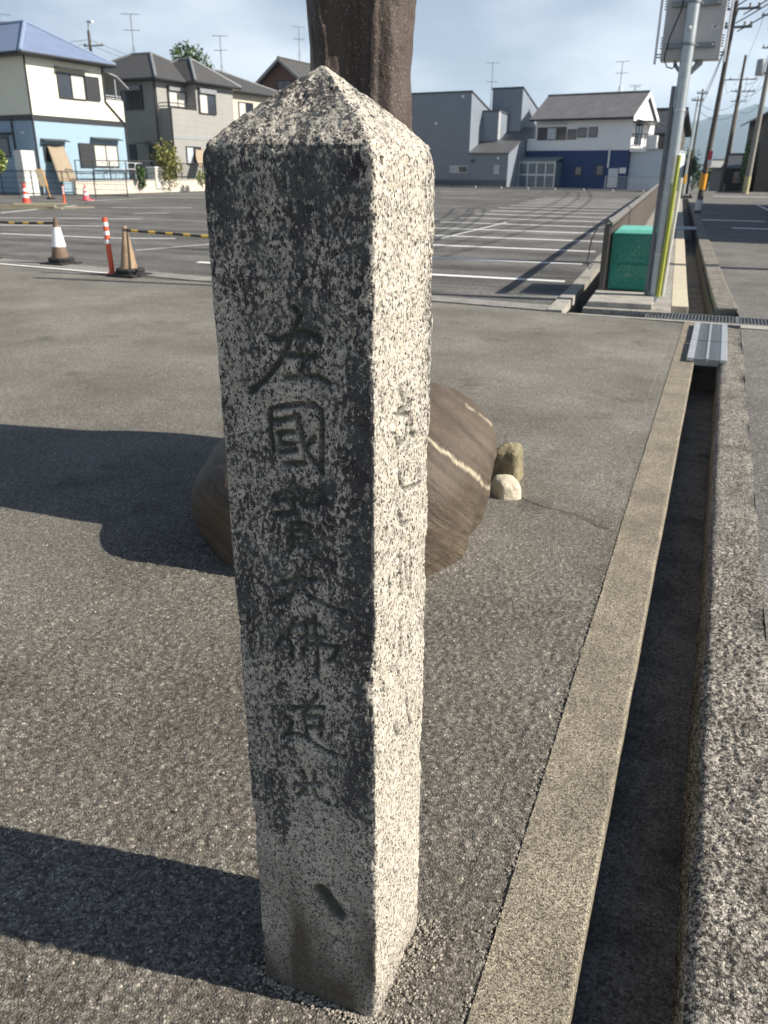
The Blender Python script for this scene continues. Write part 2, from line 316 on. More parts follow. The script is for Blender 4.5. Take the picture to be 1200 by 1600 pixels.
def brown_rock(name, col=(.085,.064,.044), band=1.0, speck=.35):
    m, nt, b = newmat(name); L = nt.links; c = N(nt, 'ShaderNodeTexCoord')
    mpn = N(nt, 'ShaderNodeMapping'); mpn.inputs['Rotation'].default_value = (.5, .5, .3); mpn.inputs['Scale'].default_value = (1.2, 1.2, 6); L.new(c.outputs['Object'], mpn.inputs['Vector'])
    al = N(nt, 'ShaderNodeAttribute', attribute_name='layer'); ml_ = N(nt, 'ShaderNodeMath', operation='MULTIPLY'); ml_.inputs[1].default_value = 13. if band > .8 else .6; L.new(al.outputs['Fac'], ml_.inputs[0])
    sx_ = N(nt, 'ShaderNodeSeparateXYZ'); L.new(c.outputs['Object'], sx_.inputs['Vector']); cx_ = N(nt, 'ShaderNodeCombineXYZ'); L.new(ml_.outputs[0], cx_.inputs['X']); L.new(sx_.outputs['X'], cx_.inputs['Y']); L.new(sx_.outputs['Y'], cx_.inputs['Z'])
    n0 = N(nt, 'ShaderNodeTexNoise', Scale=1.7 if band > .8 else 6., Detail=9., Roughness=.62, Distortion=.4); L.new(cx_.outputs['Vector'], n0.inputs['Vector'])
    r0 = ramp(nt, [(.3, tuple(x*(1-.4*band) for x in col)), (.5, col), (.72, tuple(x*(1+.55*band) for x in col))]); L.new(n0.outputs['Fac'], r0.inputs['Fac'])
    n1_ = N(nt, 'ShaderNodeTexNoise', Scale=120., Detail=5., Roughness=.75); L.new(c.outputs['Object'], n1_.inputs['Vector'])
    r1_ = ramp(nt, [(.57, 0.), (.68, speck)]); L.new(n1_.outputs['Fac'], r1_.inputs['Fac'])
    col2 = mixc(nt, r1_.outputs['Color'], r0.outputs['Color'], (.40, .33, .25))
    at = N(nt, 'ShaderNodeAttribute', attribute_name='vein'); col2 = mixc(nt, at.outputs['Fac'], col2, (.50, .43, .31))
    L.new(col2, b.inputs['Base Color']); b.inputs['Roughness'].default_value = .55; b.inputs['Specular IOR Level'].default_value = .4
    nb = N(nt, 'ShaderNodeTexNoise', Scale=70., Detail=7., Roughness=.7); L.new(c.outputs['Object'], nb.inputs['Vector'])
    bp = N(nt, 'ShaderNodeBump', Strength=.6, Distance=.012); L.new(nb.outputs['Fac'], bp.inputs['Height'])
    b3 = N(nt, 'ShaderNodeBump', Strength=.7, Distance=.02); L.new(n0.outputs['Fac'], b3.inputs['Height']); L.new(bp.outputs['Normal'], b3.inputs['Normal']); L.new(b3.outputs['Normal'], b.inputs['Normal'])
    return m
def glass(name, col=(.03,.035,.045), rough=.08):
    return plain(name, col, rough, .25, 2., spec=.8)
def leafmat(name, a, b_):
    if name in MATS: return MATS[name]
    m, nt, b = newmat(name); L = nt.links; g = N(nt, 'ShaderNodeNewGeometry'); r = ramp(nt, [(0., a), (1., b_)]); L.new(g.outputs['Random Per Island'], r.inputs['Fac'])
    L.new(r.outputs['Color'], b.inputs['Base Color']); b.inputs['Roughness'].default_value = .55; MATS[name] = m; return m

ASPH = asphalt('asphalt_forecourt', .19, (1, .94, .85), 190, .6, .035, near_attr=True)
ASPH_ROAD = asphalt('asphalt_road', .15, (1, .97, .93), 120, .5, .05)
ASPH_LOT = asphalt('asphalt_lot', .13, (1, .98, .95), 90, .3, .04, streak=True)
GRAN = granite()
KERB = concrete('kerb_concrete', (.245,.212,.158), .85, 330, .8, .35)
KERB_ROUGH = concrete('kerb_rough', (.30,.275,.235), .9, 240, 1., .6, True)
CHAN = concrete('channel_concrete', (.17,.165,.155), .5, 160, .5, .6)
CONC = concrete('pale_concrete', (.36,.34,.30), .35, 120, .4, .35)
ROCK = brown_rock('brown_rock'); ROCK_TALL = brown_rock('brown_rock_tall', (.066,.046,.036), .6, .85)
WHITE_LINE = plain('road_paint', (.80,.79,.76), .7, .12, 8, dirt=.45)
GALV = plain('galvanised_steel', (.42,.45,.46), .42, .12, 12, .75)
STEEL = plain('grate_steel', (.30,.31,.32), .45, .2, 20, .7)
DARKM = plain('dark_metal', (.035,.034,.036), .5, .2, 8)
BLACK = plain('black_rubber', (.022,.021,.022), .8, .3, 10, bump=.3)
TRIM = plain('dark_trim', (.03,.031,.035), .45, .15, 6)
ALU = plain('aluminium', (.55,.56,.57), .4, .1, 8, .6)
WHITE = plain('white_paint', (.74,.74,.72), .5, .05, 5)
GLASS = glass('window_glass'); GLASS_CURTAIN = plain('curtain_behind_glass', (.55,.53,.48), .25, .12, 9, stretch=(8,8,.6), spec=.8)
FROST = plain('frosted_glass', (.42,.46,.5), .3, .1, 4, spec=.6)
POLE_CONC = plain('pole_concrete', (.24,.225,.20), .8, .2, 3, bump=.2, stretch=(2,2,.3))
POLE_DARK = plain('pole_dark', (.10,.085,.07), .75, .25, 3, bump=.2, stretch=(2,2,.3))
WIRE = plain('cable_black', (.02,.02,.022), .6, .1)

# ================================================================== SETTING
# base ground to the horizon
xs = np.concatenate([-np.geomspace(7000, 60, 26), np.linspace(-50, 20, 36), np.geomspace(26, 7000, 26)])
ys = np.concatenate([-np.geomspace(1500, 12, 12), np.linspace(-8, 110, 60), np.geomspace(125, 9000, 30)])
XX, YY = np.meshgrid(xs, ys); ZZ = np.vectorize(gz)(XX, YY) - .55
struct(grid_object('ground', np.stack([XX, YY, ZZ], -1), plain('earth', (.12,.11,.085), .9, .3, .4, bump=.4, bscale=5)), 'bare earth under and beyond the paved places')

# forecourt asphalt, finely pebbled where it is near
def edge_y(X): return 9.62 - .112*(X+1.5)        # front line of the drain strip
fx = np.concatenate([-np.geomspace(26, 2.3, 40), np.arange(-2.25, -1.3, .0065), np.arange(-1.3, -.222, .0052), [-.2135]])
fy = np.concatenate([[-4, -2, -.5, .2, .5], np.arange(.6, 1.9, .0055), np.arange(1.9, 3.2, .0085), np.linspace(3.22, 4.6, 70), np.linspace(4.65, 9.2, 46)])
FX, FYu = np.meshgrid(fx, fy)
tt = np.clip((FYu-4.6)/(9.2-4.6), 0, 1); FY = FYu + tt*(edge_y(FX)-9.2)
def dome(X, Y, size, s):
    d, idn = worley2(X/size, Y/size, s); return np.clip(1-(d/.62)**2, 0, 1)*(.35+.65*idn)
near = np.clip((3.4-FY)/.8, 0, 1)*np.clip((FX+2.35)/.4, 0, 1)
d1, d2_, d3_ = dome(FX, FY, .0105, 3), dome(FX+.31, FY, .019, 9), dome(FX+.7, FY, .034, 15); d3_ = np.where(d3_ > .55, d3_, 0)
hz = (d1*.0030 + d2_*.0040 + d3_*.0035 - .0035)*near
AGG = np.where(near > 0, np.clip(.15+.5*d1+.6*d2_+.3*d3_, 0, 1)*near + .5*(1-near), .5)
hz += .006*vnoise(FX*1.1, FY*1.1, FX*0, 5)*np.clip(1-np.abs(FY-3)/8, 0, 1)*(FX < -.3) + .0025*vnoise(FX*6, FY*6, FX*0, 6)*near
FZ = np.vectorize(gz)(FX, FY) + hz
FZ[FX > -.2145] -= .0; 
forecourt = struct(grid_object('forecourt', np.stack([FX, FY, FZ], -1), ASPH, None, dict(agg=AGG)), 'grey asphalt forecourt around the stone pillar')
# crack running from the boulder to the kerb
def ribbon(pts, w, zoff, zf=gz, jitter=0.):
    mb = MB(); pts = np.array([(p[0], p[1]) for p in pts]); out = []
    for i in range(len(pts)-1):
        n = max(2, int(np.linalg.norm(pts[i+1]-pts[i])/.06)) if jitter else 2
        for t in np.linspace(0, 1, n, endpoint=(i == len(pts)-2)): out.append(pts[i]*(1-t)+pts[i+1]*t)
    out = np.array(out); out += RNG.normal(0, jitter, out.shape) if jitter else 0
    L_, R_ = [], []
    for i, p in enumerate(out):
        t = out[min(i+1, len(out)-1)]-out[max(i-1, 0)]; t = t/np.linalg.norm(t); nn = np.array([-t[1], t[0]])*w/2*(1 if not jitter else random.uniform(.5, 1.3))
        a, b = p+nn, p-nn; L_.append((a[0], a[1], zf(*a)+zoff)); R_.append((b[0], b[1], zf(*b)+zoff))
    for i in range(len(out)-1): mb.quad(L_[i], R_[i], R_[i+1], L_[i+1])
    return mb
ribbon([gnd(*p)[:2] for p in [(760,735),(800,775),(850,792),(900,805),(965,832)]], .007, .006, jitter=.006).build('crack', plain('crack_dark', (.018,.017,.016), .9), forecourt)

# near gutter: left kerb, channel, rough right kerb
def strip(x0, x1, y0, y1, step, disp, size, seed, rnd=.012, side_lo=None, side_hi=None, zb=0.):
    """long kerb as one displaced grid across a rounded profile"""
    prof = []
    if side_lo is not None: prof += [(x0, z) for z in np.arange(side_lo, -rnd, step*1.6)]
    prof += [(x0+rnd*(1-math.cos(a)), -rnd+rnd*math.sin(a)) for a in np.linspace(0, math.pi/2, 5)] if side_lo is not None else [(x0, 0)]
    prof += [(x, 0) for x in np.arange(x0+rnd+step, x1-rnd, step)]
    prof += [(x1-rnd*(1-math.sin(a)), -rnd+rnd*math.cos(a)) for a in np.linspace(0, math.pi/2, 5)] if side_hi is not None else [(x1, 0)]
    if side_hi is not None: prof += [(x1, z) for z in np.arange(-rnd-step, side_hi, -step*1.6)]
    prof = np.array(prof)
    ya = np.concatenate([np.arange(y0, 3.4, step*1.3), np.linspace(3.4, y1, 90)])
    PX, PY = np.meshgrid(prof[:,0], ya); PZ = np.repeat(prof[None,:,1], len(ya), 0)
    fine = np.clip((4.2-PY)/1.5, .25, 1)
    d = (dome(PX+PZ*1.3, PY-PZ*.4, size, seed)*disp - disp*.5)*fine + vnoise(PX*9, PY*5, PZ*9, seed)*disp*.8 + vnoise(PX*2, PY*2.2, PZ*9, seed+1)*disp
    inner = (PX > x0+.002) & (PX < x1-.002)
    PZ2 = PZ + np.where(inner, d, 0) + zb; sgn = np.where(PX <= x0+.003, -1, np.where(PX >= x1-.003, 1, 0))
    PX2 = PX + sgn*d*.8
    return np.stack([PX2, PY, PZ2], -1)
gutter = bpy.data.objects.new('gutter', None); COL.objects.link(gutter); struct(gutter, 'open concrete roadside gutter with two kerbs'); ORG['gutter'] = (0,0,0)
grid_object('kerb', strip(-.2125, -.037, -1, 9.54, .006, .0022, .012, 21, .010, None, -.30, .004), KERB, gutter)
grid_object('kerb', strip(.165, .362, -1, 9.36, .006, .011, .017, 31, .03, -.30, None, .004), KERB_ROUGH, gutter)
mb = MB(); mb.quad((-.045,-1,-.30), (.175,-1,-.30), (.175,9.55,-.30), (-.045,9.55,-.30)); mb.build('channel_floor', CHAN, gutter)
# silt and stones on the channel floor
mb = MB()
for i in range(420):
    x, y, r = random.uniform(-.02, .15), random.uniform(.8, 5), random.uniform(.002, .007); 
    if random.random() < .6: x = -.02 + abs(random.gauss(0, .05))
    mb.hexa([(x-r,y-r,-.301),(x+r,y-r*.7,-.301),(x+r*.8,y+r,-.301),(x-r,y+r*.9,-.301),(x-r*.5,y-r*.5,-.3+r),(x+r*.5,y-r*.5,-.3+r*.8),(x+r*.5,y+r*.5,-.3+r),(x-r*.5,y+r*.6,-.3+r*.7)])
struct(mb.build('channel_silt', plain('silt', (.14,.13,.115), .9, .5, 60), gutter), kind='stuff')

# rotated frame for everything past the cross drain
A2 = math.radians(2.9); D2 = np.array([-math.sin(A2), math.cos(A2)]); E2 = np.array([math.cos(A2), math.sin(A2)])
def P2(u, v):  # u metres right of the old gutter line, v metres along from the cross drain
    p = np.array([0, 10.3]) + E2*u + D2*v; return p
def sheet2(u0, u1, v0, v1, dz, nu=2, nv=30):
    us, vs = np.linspace(u0, u1, nu), np.linspace(v0, v1, nv); P = np.zeros((nv, nu, 3))
    for j, v in enumerate(vs):
        for i, u in enumerate(us): x, y = P2(u, v); P[j, i] = (x, y, gz(x, y)+dz)
    return P
def bar2(mb, u0, u1, v0, v1, z0, z1, n=24):
    vs = np.linspace(v0, v1, n)
    for a, b in zip(vs[:-1], vs[1:]):
        q = [P2(u0, a), P2(u1, a), P2(u1, b), P2(u0, b)]; mb.hexa([(*p, gz(*p)+z0) for p in q] + [(*p, gz(*p)+z1) for p in q])
    return mb
# road
road = bpy.data.objects.new('road', None); COL.objects.link(road); struct(road, 'asphalt street beside the gutter'); ORG['road'] = (0,0,0)
rx = np.concatenate([[.362], np.arange(.37, .7, .012), [.8, 1.2, 2, 3.5, 5.6]]); ry = np.concatenate([np.arange(-1, 3.6, .012), np.linspace(3.65, 9.36, 40)])
RX, RY = np.meshgrid(rx, ry); RZ = (dome(RX, RY, .018, 41)*.004-.004)*np.clip((4-RY)/1, 0, 1)*np.clip((.8-RX)/.1, 0, 1) + (RX < .365)*-.0
grid_object('carriageway', np.stack([RX, RY, RZ], -1), ASPH_ROAD, road)
P = sheet2(.362, 5.8, 0, 58, .0, 8, 60); P[0, :, 1] = 10.16; P[0, :, 2] = 0.; grid_object('carriageway', P, ASPH_ROAD, road)
def mark(p0, p1, w, name='painted_line', parent=None, zoff=.005):
    return ribbon([p0, p1], w, zoff).build(name, WHITE_LINE, parent)
mark(P2(-.05+.45, 20.1), P2(2.35, 20.1), .45, 'stop_line', road); mark(P2(1.15, 16.3), P2(4.3, 16.4), .4, 'stop_line', road)
mark(P2(3.2, 23), P2(3.2, 34), .14, 'lane_line', road); mark(P2(1.6, 46), P2(5.4, 46), .5, 'stop_line', road)

# far gutter beyond the cross drain
far = bpy.data.objects.new('far_gutter', None); COL.objects.link(far); struct(far, 'open gutter continuing along the dark fence'); ORG['far_gutter'] = (0,0,0)
for k in range(24):   # pale kerb blocks
    v = .30 + k*.6; bevel(bar2(MB(), -.40, -.20, v, v+.592, -.35, .03, 2).build('kerb_block', plain('cream_concrete', (.50,.44,.33), .85, .15, 14, bump=.3), far), .008)
bar2(MB(), -.40, -.20, 14.75, 40, -.35, .03).build('kerb', CONC, far)
for k in range(14):
    v = .30 + k*1.2; bevel(bar2(MB(), .115, .362, v, v+1.192, -.35, .04, 3).build('kerb_block', KERB_ROUGH, far), .02)
bar2(MB(), .115, .362, 17.2, 40, -.35, .03).build('kerb', KERB_ROUGH, far)
bar2(MB(), .09, .114, .25, 40, -.35, -.03).build('channel_shade_strip', plain('shade_and_stain_dark', (.05,.048,.045), .9, .3, 6), far); P = sheet2(-.22, .14, .2, 40, -.32); grid_object('channel_floor', P, CHAN, far)  # dark strip over the kerb's inner face, shade as well as stain in its colour
bevel(bar2(MB(), -.42, .13, 14.5, 15.6, .032, .05, 2).build('cover_slab', plain('grey_slab', (.30,.33,.37), .6, .1, 5), far), .005)

# cross drain: steel grating over a pit
cross = bpy.data.objects.new('cross_drain', None); COL.objects.link(cross); struct(cross, 'concrete lip of the drain crossing the gutter'); ORG['cross_drain'] = (0,0,0)
mb = MB(); mb.box((-1.5, 9.55, -.4), (5.6, 9.64, .006)); mb.box((.362, 9.40, -.4), (5.6, 9.552, .004)); mb.build('lip', CONC, cross)
mb = MB(); mb.box((-.66, 10.10, -.4), (5.6, 10.17, .006)); mb.build('lip', CONC, cross)
mb = MB(); mb.quad((-.66,9.6,-.35),(5.6,9.6,-.35),(5.6,10.15,-.35),(-.66,10.15,-.35)); mb.build('pit_floor', CHAN, cross)
def grate(x0, x1, y0, y1, z, along, step, label, fine=False):
    t = thing('steel_grate', ((x0+x1)/2, y0, z), label, 'grate', 'steel drain gratings'); h = .022
    fr = MB(); w = .014
    fr.box((x0,y0,z-h),(x1,y0+w,z)); fr.box((x0,y1-w,z-h),(x1,y1,z)); fr.box((x0,y0+w,z-h),(x0+w,y1-w,z)); fr.box((x1-w,y0+w,z-h),(x1,y1-w,z)); fr.build('frame', STEEL, t)
    me = None; n = int(((x1-x0) if along == 'y' else (y1-y0))/step)
    for i in range(1, n):
        b = MB(); o3 = ORG[t.name]
        if along == 'y': b.box((-.004, y0+w-o3[1], -h-.001), (.004, y1-w-o3[1], -.002))
        else: b.box((x0+w-o3[0], -.003, -h-.001), (x1-w-o3[0], .003, -.002))
        if me is None:
            me = bpy.data.meshes.new('bar'); me.from_pydata(b.v, [], b.f); me.materials.append(STEEL)
        o = bpy.data.objects.new('bar', me); COL.objects.link(o); o.parent = t
        o.location = (x0+i*step-o3[0], 0, 0) if along == 'y' else (0, y0+i*step-o3[1], 0)
    if along == 'y':
        for f in (.33, .66): MB().box((x0+w, y0+(y1-y0)*f-.003, z-.012), (x1-w, y0+(y1-y0)*f+.003, z-.004)).build('cross_bar', STEEL, t)
    return t
grate(-.65, .33, 9.645, 10.095, .016, 'y', .036, 'wide-barred steel grate crossing over the gutter')
grate(.335, 1.32, 9.645, 10.095, .016, 'y', .036, 'wide-barred steel grate set in the road beside the gutter crossing')
grate(1.325, 2.3, 9.645, 10.095, .016, 'y', .036, 'wide-barred steel grate farther across the road')
def lid(y0, y1, label, lift=0.):
    x0, x1 = -.10, .225; z = .014; t = thing('gutter_lid', ((x0+x1)/2, y0, z), label, 'gutter lid', 'slotted lids over the gutter')
    for a, b in ((x0, x0+.055), (x1-.055, x1)): bevel(MB().box((a, y0, z), (b, y1, z+.03)).build('side_rail', ALU, t), .004)
    MB().box((.055, y0, z), (.072, y1, z+.031)).build('centre_rail', ALU, t)
    n = int((y1-y0)/.03); me = None
    for i in range(n):
        if me is None:
            b = MB().box((x0+.055-ORG[t.name][0], 0, .004), (x1-.055-ORG[t.name][0], .018, .024)); me = bpy.data.meshes.new('bar'); me.from_pydata(b.v, [], b.f); me.materials.append(STEEL)
        o = bpy.data.objects.new('bar', me); COL.objects.link(o); o.parent = t; o.location = (0, .006+i*.03, 0)
    MB().box((x0+.06, y0-.0, z-.03), (x1-.06, y0+.012, z+.003)).build('end_plate', STEEL, t)
lid(7.33, 8.24, 'slotted steel lid over the gutter ending at the open channel'); lid(8.26, 9.36, 'slotted steel lid between the wide-barred grate and another lid')

# ---------------------------------------------------------------- parking lot
lotS = bpy.data.objects.new('parking_lot', None); COL.objects.link(lotS); struct(lotS, 'asphalt car park marked with white bay lines'); ORG['parking_lot'] = (0,0,0)
def lot_edge(v): return P2(-1.78, v)
n = 46; us = np.concatenate([np.linspace(-36, -6, 16), np.linspace(-5, -1.80, 6)]); P = np.zeros((n, len(us), 3))
for j, v in enumerate(np.linspace(-.2, 61, n)):
    for i, u in enumerate(us):
        x, y = P2(u, v)
        if j == 0: x, y = u, edge_y(u)+.50
        P[j, i] = (x, y, gz(x, y)+.004)
grid_object('lot_surface', P, ASPH_LOT, lotS)
# drain strip along the front of the lot
mb = MB(); st = np.linspace(-30, -1.78, 20)
for a, b in zip(st[:-1], st[1:]):
    q = [(a, edge_y(a)+.03), (b, edge_y(b)+.03), (b, edge_y(b)+.46), (a, edge_y(a)+.46)]; mb.hexa([(*p, gz(*p)-.3) for p in q]+[(*p, gz(*p)+.012) for p in q])
struct(mb.build('drain_strip', concrete('drain_concrete', (.25,.24,.22), .35, 90, .4, .4)), 'concrete drain strip along the front of the car park')
for (a, b) in [((0,413),(172,428))]:
    p, q = lot(*a)[:2], lot(*b)[:2]; ribbon([p + (p-q)*.6, q], .10, .012).build('painted_line', WHITE_LINE, forecourt)
# raised kerb on the right side of the lot, then a ditch
bar2(MB(), -1.80, -1.62, -.52, 56, -.5, .02).build('edge_kerb', CONC, lotS)
bar2(MB(), -1.62, -1.42, -.4, 56, -.6, -.30).build('ditch_floor', CHAN, lotS)
# bay lines
for k in range(15):
    v = 2.45 + k*2.47; long = -7.25 if k < 9 else -7.45; mark(P2(long if k > 4 else -8.3, v), P2(-1.95, v), .18, 'bay_line', lotS)
for a, b, w in [((0,340.6),(221.6,342.6),.14), ((0,352),(163,353.7),.13), ((0,365.4),(175,372.6),.13), ((175,372.6),(274,373.2),.13), ((213,391.6),(329,382),.07),
                ((119.5,321.6),(0,333),.16), ((218,308.5),(320,309),.15), ((175,324.5),(300,325.4),.14), ((210,334),(265,333),.12), ((140,314),(222,310),.14),
                ((689,373),(792,347.7),.06), ((690,303),(745,302),.14), ((690,309),(752,310),.13), ((240,303),(320,303.5),.14), ((689,299),(800,299),.14), ((860,297.5),(990,300),.18)]:
    mark(lot(*a)[:2], lot(*b)[:2], w, 'bay_line', lotS, .009)

# pad beside the street: concrete footing with fence, pole and bin on it
pad = struct(bevel(bar2(MB(), -1.40, -.405, -.34, 56, -.6, .035, 30).build('fence_footing', concrete('footing_concrete', (.30,.28,.245), .4, 90, .4, .4)), .006), 'concrete footing between the car park ditch and the street gutter')
bevel(bar2(MB(), -1.36, -.62, -.20, .9, .036, .10, 2).build('step_slab', CONC, pad), .01)

# ================================================================== STONE PILLAR
PX0, PX1, PY0, PY1, PZT, PZA = -.607, -.370, .930, 1.160, 1.482, 1.580
def zoomed(off, s, strokes): return [[(off[0]+x/s, off[1]+y/s) for x, y in st] for st in strokes]
FRONT = zoomed((340,450), 4.615, [
    [(545,150),(588,200),(540,290),(500,420),(440,540),(340,660),(230,750)], [(355,355),(430,385),(490,350)], [(560,322),(650,335),(740,368)], [(490,482),(600,500),(690,495)], [(605,500),(605,640)], [(480,652),(620,640),(700,645),(800,690)],
    [(375,880),(375,1000),(395,1180)], [(430,862),(560,845),(690,845),(738,890),(748,1050),(742,1340)], [(480,1270),(620,1268)], [(400,962),(480,950),(560,930)], [(430,1050),(540,1040)], [(440,1060),(445,1125),(540,1130)], [(445,1185),(560,1172)], [(570,920),(600,1090),(650,1200),(735,1310)], [(690,1080),(640,1140)]])
FRONT += zoomed((360,740), 4.615, [
    [(430,70),(475,100)], [(330,150),(318,205)], [(330,152),(480,122),(640,150),(672,190),(640,205)], [(350,195),(470,190)], [(440,200),(450,290)], [(310,296),(460,290)], [(520,160),(510,222),(620,242)],
    [(430,365),(430,520)], [(430,365),(560,370),(570,520),(430,520)], [(450,420),(550,415)], [(450,470),(550,470)], [(440,540),(415,575)], [(575,578),(632,622)],
    [(452,640),(488,700),(470,790),(430,880),(330,942)], [(370,790),(490,770),(640,766)], [(500,810),(590,900),(700,960),(812,1002)],
    [(460,1050),(400,1150),(335,1235)], [(400,1180),(440,1250),(430,1335)], [(450,1110),(540,1080),(640,1095)], [(490,1182),(680,1190)], [(545,1060),(540,1200),(510,1325)], [(600,1030),(610,1180),(622,1300),(615,1460)], [(540,1242),(640,1240),(770,1252),(740,1330),(700,1362)]])
FRONT += zoomed((370,1000), 4.615, [
    [(460,430),(492,472)], [(575,402),(520,480),(470,545)], [(390,490),(480,492)], [(540,490),(622,492)], [(470,560),(492,640),(502,702)], [(500,558),(600,562),(600,702)], [(500,630),(590,630)], [(340,560),(390,600),(375,650)], [(335,690),(400,680),(480,700),(560,752),(640,800),(718,832)],
    [(470,950),(490,1012)], [(555,950),(550,1040)], [(410,1046),(610,1044)], [(490,1080),(440,1122)], [(550,1085),(572,1140),(662,1186)]])
HOLE = zoomed((380,1280), 3.75, [[(462,425),(500,480),(555,555)]]); SCRATCH = zoomed((380,1280), 3.75, [[(490,672),(575,725)]])
SIDE = zoomed((570,560), 5.33, [
    [(358,240),(370,320),(388,360)], [(330,460),(380,430),(455,370)], [(315,480),(308,640),(330,750)], [(330,480),(440,470),(440,600)], [(400,550),(412,582)], [(340,742),(390,680),(402,640)], [(430,630),(472,652)],
    [(335,960),(345,1040),(390,1102),(500,1045)], [(310,1080),(280,1250)], [(335,1280),(350,1380)], [(360,1390),(420,1360)], [(230,1420),(235,1470)], [(425,1480),(420,1540)]])
SIDE += zoomed((570,840), 5.0, [
    [(280,180),(320,140)], [(265,200),(265,320)], [(320,160),(325,460),(300,472)], [(355,180),(360,330)], [(395,0),(390,480)], [(280,320),(302,320)], [(230,330),(228,460)],
    [(315,660),(310,912)], [(370,760),(375,930)], [(265,850),(240,1050),(290,982)], [(350,1250),(355,1380),(377,1460),(330,1502)], [(250,1480),(285,1562)]])
def to_front(p): r = ray(*p); q = CAMP + r*(PY0/r[1]); return q[0]+.0085*q[2], q[2]
def to_side(p): r = ray(*p); q = CAMP + r*(PX1/r[0]); return q[1], q[2]
def stroke_field(U, V, strokes, width):
    out = np.zeros_like(U)
    for st in strokes:
        for (a, b) in zip(st[:-1], st[1:]):
            ax_, ay_, bx, by = *a, *b
            sel = (U > min(ax_,bx)-width*2) & (U < max(ax_,bx)+width*2) & (V > min(ay_,by)-width*2) & (V < max(ay_,by)+width*2)
            if not sel.any(): continue
            u, v = U[sel], V[sel]; dx, dy = bx-ax_, by-ay_; t = np.clip(((u-ax_)*dx+(v-ay_)*dy)/(dx*dx+dy*dy+1e-12), 0, 1)
            d = np.hypot(u-ax_-t*dx, v-ay_-t*dy); out[sel] = np.maximum(out[sel], np.clip(1-d/width, 0, 1))
    return out
def build_pillar():
    step = .0027; rad = .007; w, dpt = PX1-PX0, PY1-PY0
    def side(n): return np.linspace(0, 1, n, endpoint=False)
    nw, nd = int(w/step), int(dpt/step)
    # perimeter ccw: front (-Y) left to right, right (+X), back, left
    per = [(PX0+t*w, PY0, 0) for t in side(nw)] + [(PX1, PY0+t*dpt, 1) for t in side(nd)] + [(PX1-t*w, PY1, 2) for t in side(nw//3)] + [(PX0, PY1-t*dpt, 3) for t in side(nd//3)]
    per = np.array(per); cx, cy = (PX0+PX1)/2, (PY0+PY1)/2
    z1 = np.arange(-.06, PZT, step); ncap = 62; k = np.linspace(0, 1, ncap)[1:]
    rows = [(z, 0.) for z in z1] + [(PZT+(PZA-PZT)*t, t*.985) for t in k]
    Zr = np.array([r[0] for r in rows])[:,None]; Sr = np.array([r[1] for r in rows])[:,None]
    X = per[None,:,0] + 0*Zr; Y = per[None,:,1] + 0*Zr; Z = Zr + 0*X
    # round the four edges
    lx, ly = X-cx, Y-cy; hx, hy = w/2, dpt/2
    qx, qy = np.maximum(np.abs(lx)-(hx-rad), 0), np.maximum(np.abs(ly)-(hy-rad), 0); ln = np.sqrt(qx**2+qy**2)+1e-9
    corner = (qx > 0) & (qy > 0)
    lx = np.where(corner, np.sign(lx)*(hx-rad+qx/ln*rad), lx); ly = np.where(corner, np.sign(ly)*(hy-rad+qy/ln*rad), ly)
    # edge chips
    edge = np.minimum(hx-np.abs(lx), hy-np.abs(ly))*0
    ed = np.sqrt((hx-np.abs(lx))**2+(hy-np.abs(ly))**2)
    chip = np.clip(vnoise(X*22, Y*22, Z*18, 4)-.15, 0, 1)*np.clip(1-ed/.03, 0, 1)*.012
    chip += np.exp(-((Z-.735)/.045)**2)*np.clip(1-np.hypot(lx-hx, ly+hy)/.035, 0, 1)*.016*(1+.6*vnoise(X*70, Y*70, Z*70, 8))
    chip *= (Z < PZT+.004); kk = 1-chip/np.maximum(np.abs(lx)+np.abs(ly), .05)
    lx, ly = lx*kk, ly*kk
    # cap
    s = 1-Sr**1.12; lx, ly = lx*s, ly*s
    shoulder = np.exp(-np.abs(Z-PZT)/.006)*.004; lx -= np.sign(lx)*shoulder*(np.abs(lx) > .06); ly -= np.sign(ly)*shoulder*(np.abs(ly) > .06)
    X2, Y2 = cx+lx, cy+ly
    X0_, Y0_ = X, Y; X, Y = np.where(Z > PZT, X2, X), np.where(Z > PZT, Y2, Y)
    face = per[None,:,2] + 0*Z; incap = Z > PZT+.003
    carve = np.zeros_like(Z); hole = np.zeros_like(Z)
    f = (face == 0) & ~incap; g = (face == 1) & ~incap
    F = [[to_front(p) for p in st] for st in FRONT]; S = [[to_side(p) for p in st] for st in SIDE]
    wob = .0011*vnoise(X*110, Y*110, Z*110, 11)
    carve[f] = stroke_field(X[f]+wob[f], Z[f]+wob[f], F, .0060); carve[g] = stroke_field(Y[g]+wob[g], Z[g]+wob[g], S, .0052)*.9
    hole[f] = stroke_field(X[f], Z[f], [[to_front(p) for p in st] for st in HOLE], .021); carve[f] = np.maximum(carve[f], .5*stroke_field(X[f], Z[f], [[to_front(p) for p in st] for st in SCRATCH], .006))
    sm = lambda t: t*t*(3-2*t)
    # rough hammered surface
    d = .0011*vnoise(X*38, Y*38, Z*38, 1) + .0011*vnoise(X*95, Y*95, Z*80, 2) + .0010*vnoise(X*230, Y*230, Z*150, 3) - .0034*np.clip(vnoise(X*150, Y*150, Z*62, 12)-.25, 0, 1)*np.where(face == 1, 2., 1.1)
    d = d*np.where(incap, .95, 1.0) - .0064*sm(np.clip(carve*1.5, 0, 1)) - .014*sm(hole)
    nxv, nyv, nzv = [np.select([face == q for q in range(4)], v) for v in ([0,1,0,-1], [-1,0,1,0], [0,0,0,0])]
    up = np.where(incap, .85, 0.); hor = np.where(incap, .52, 1.)
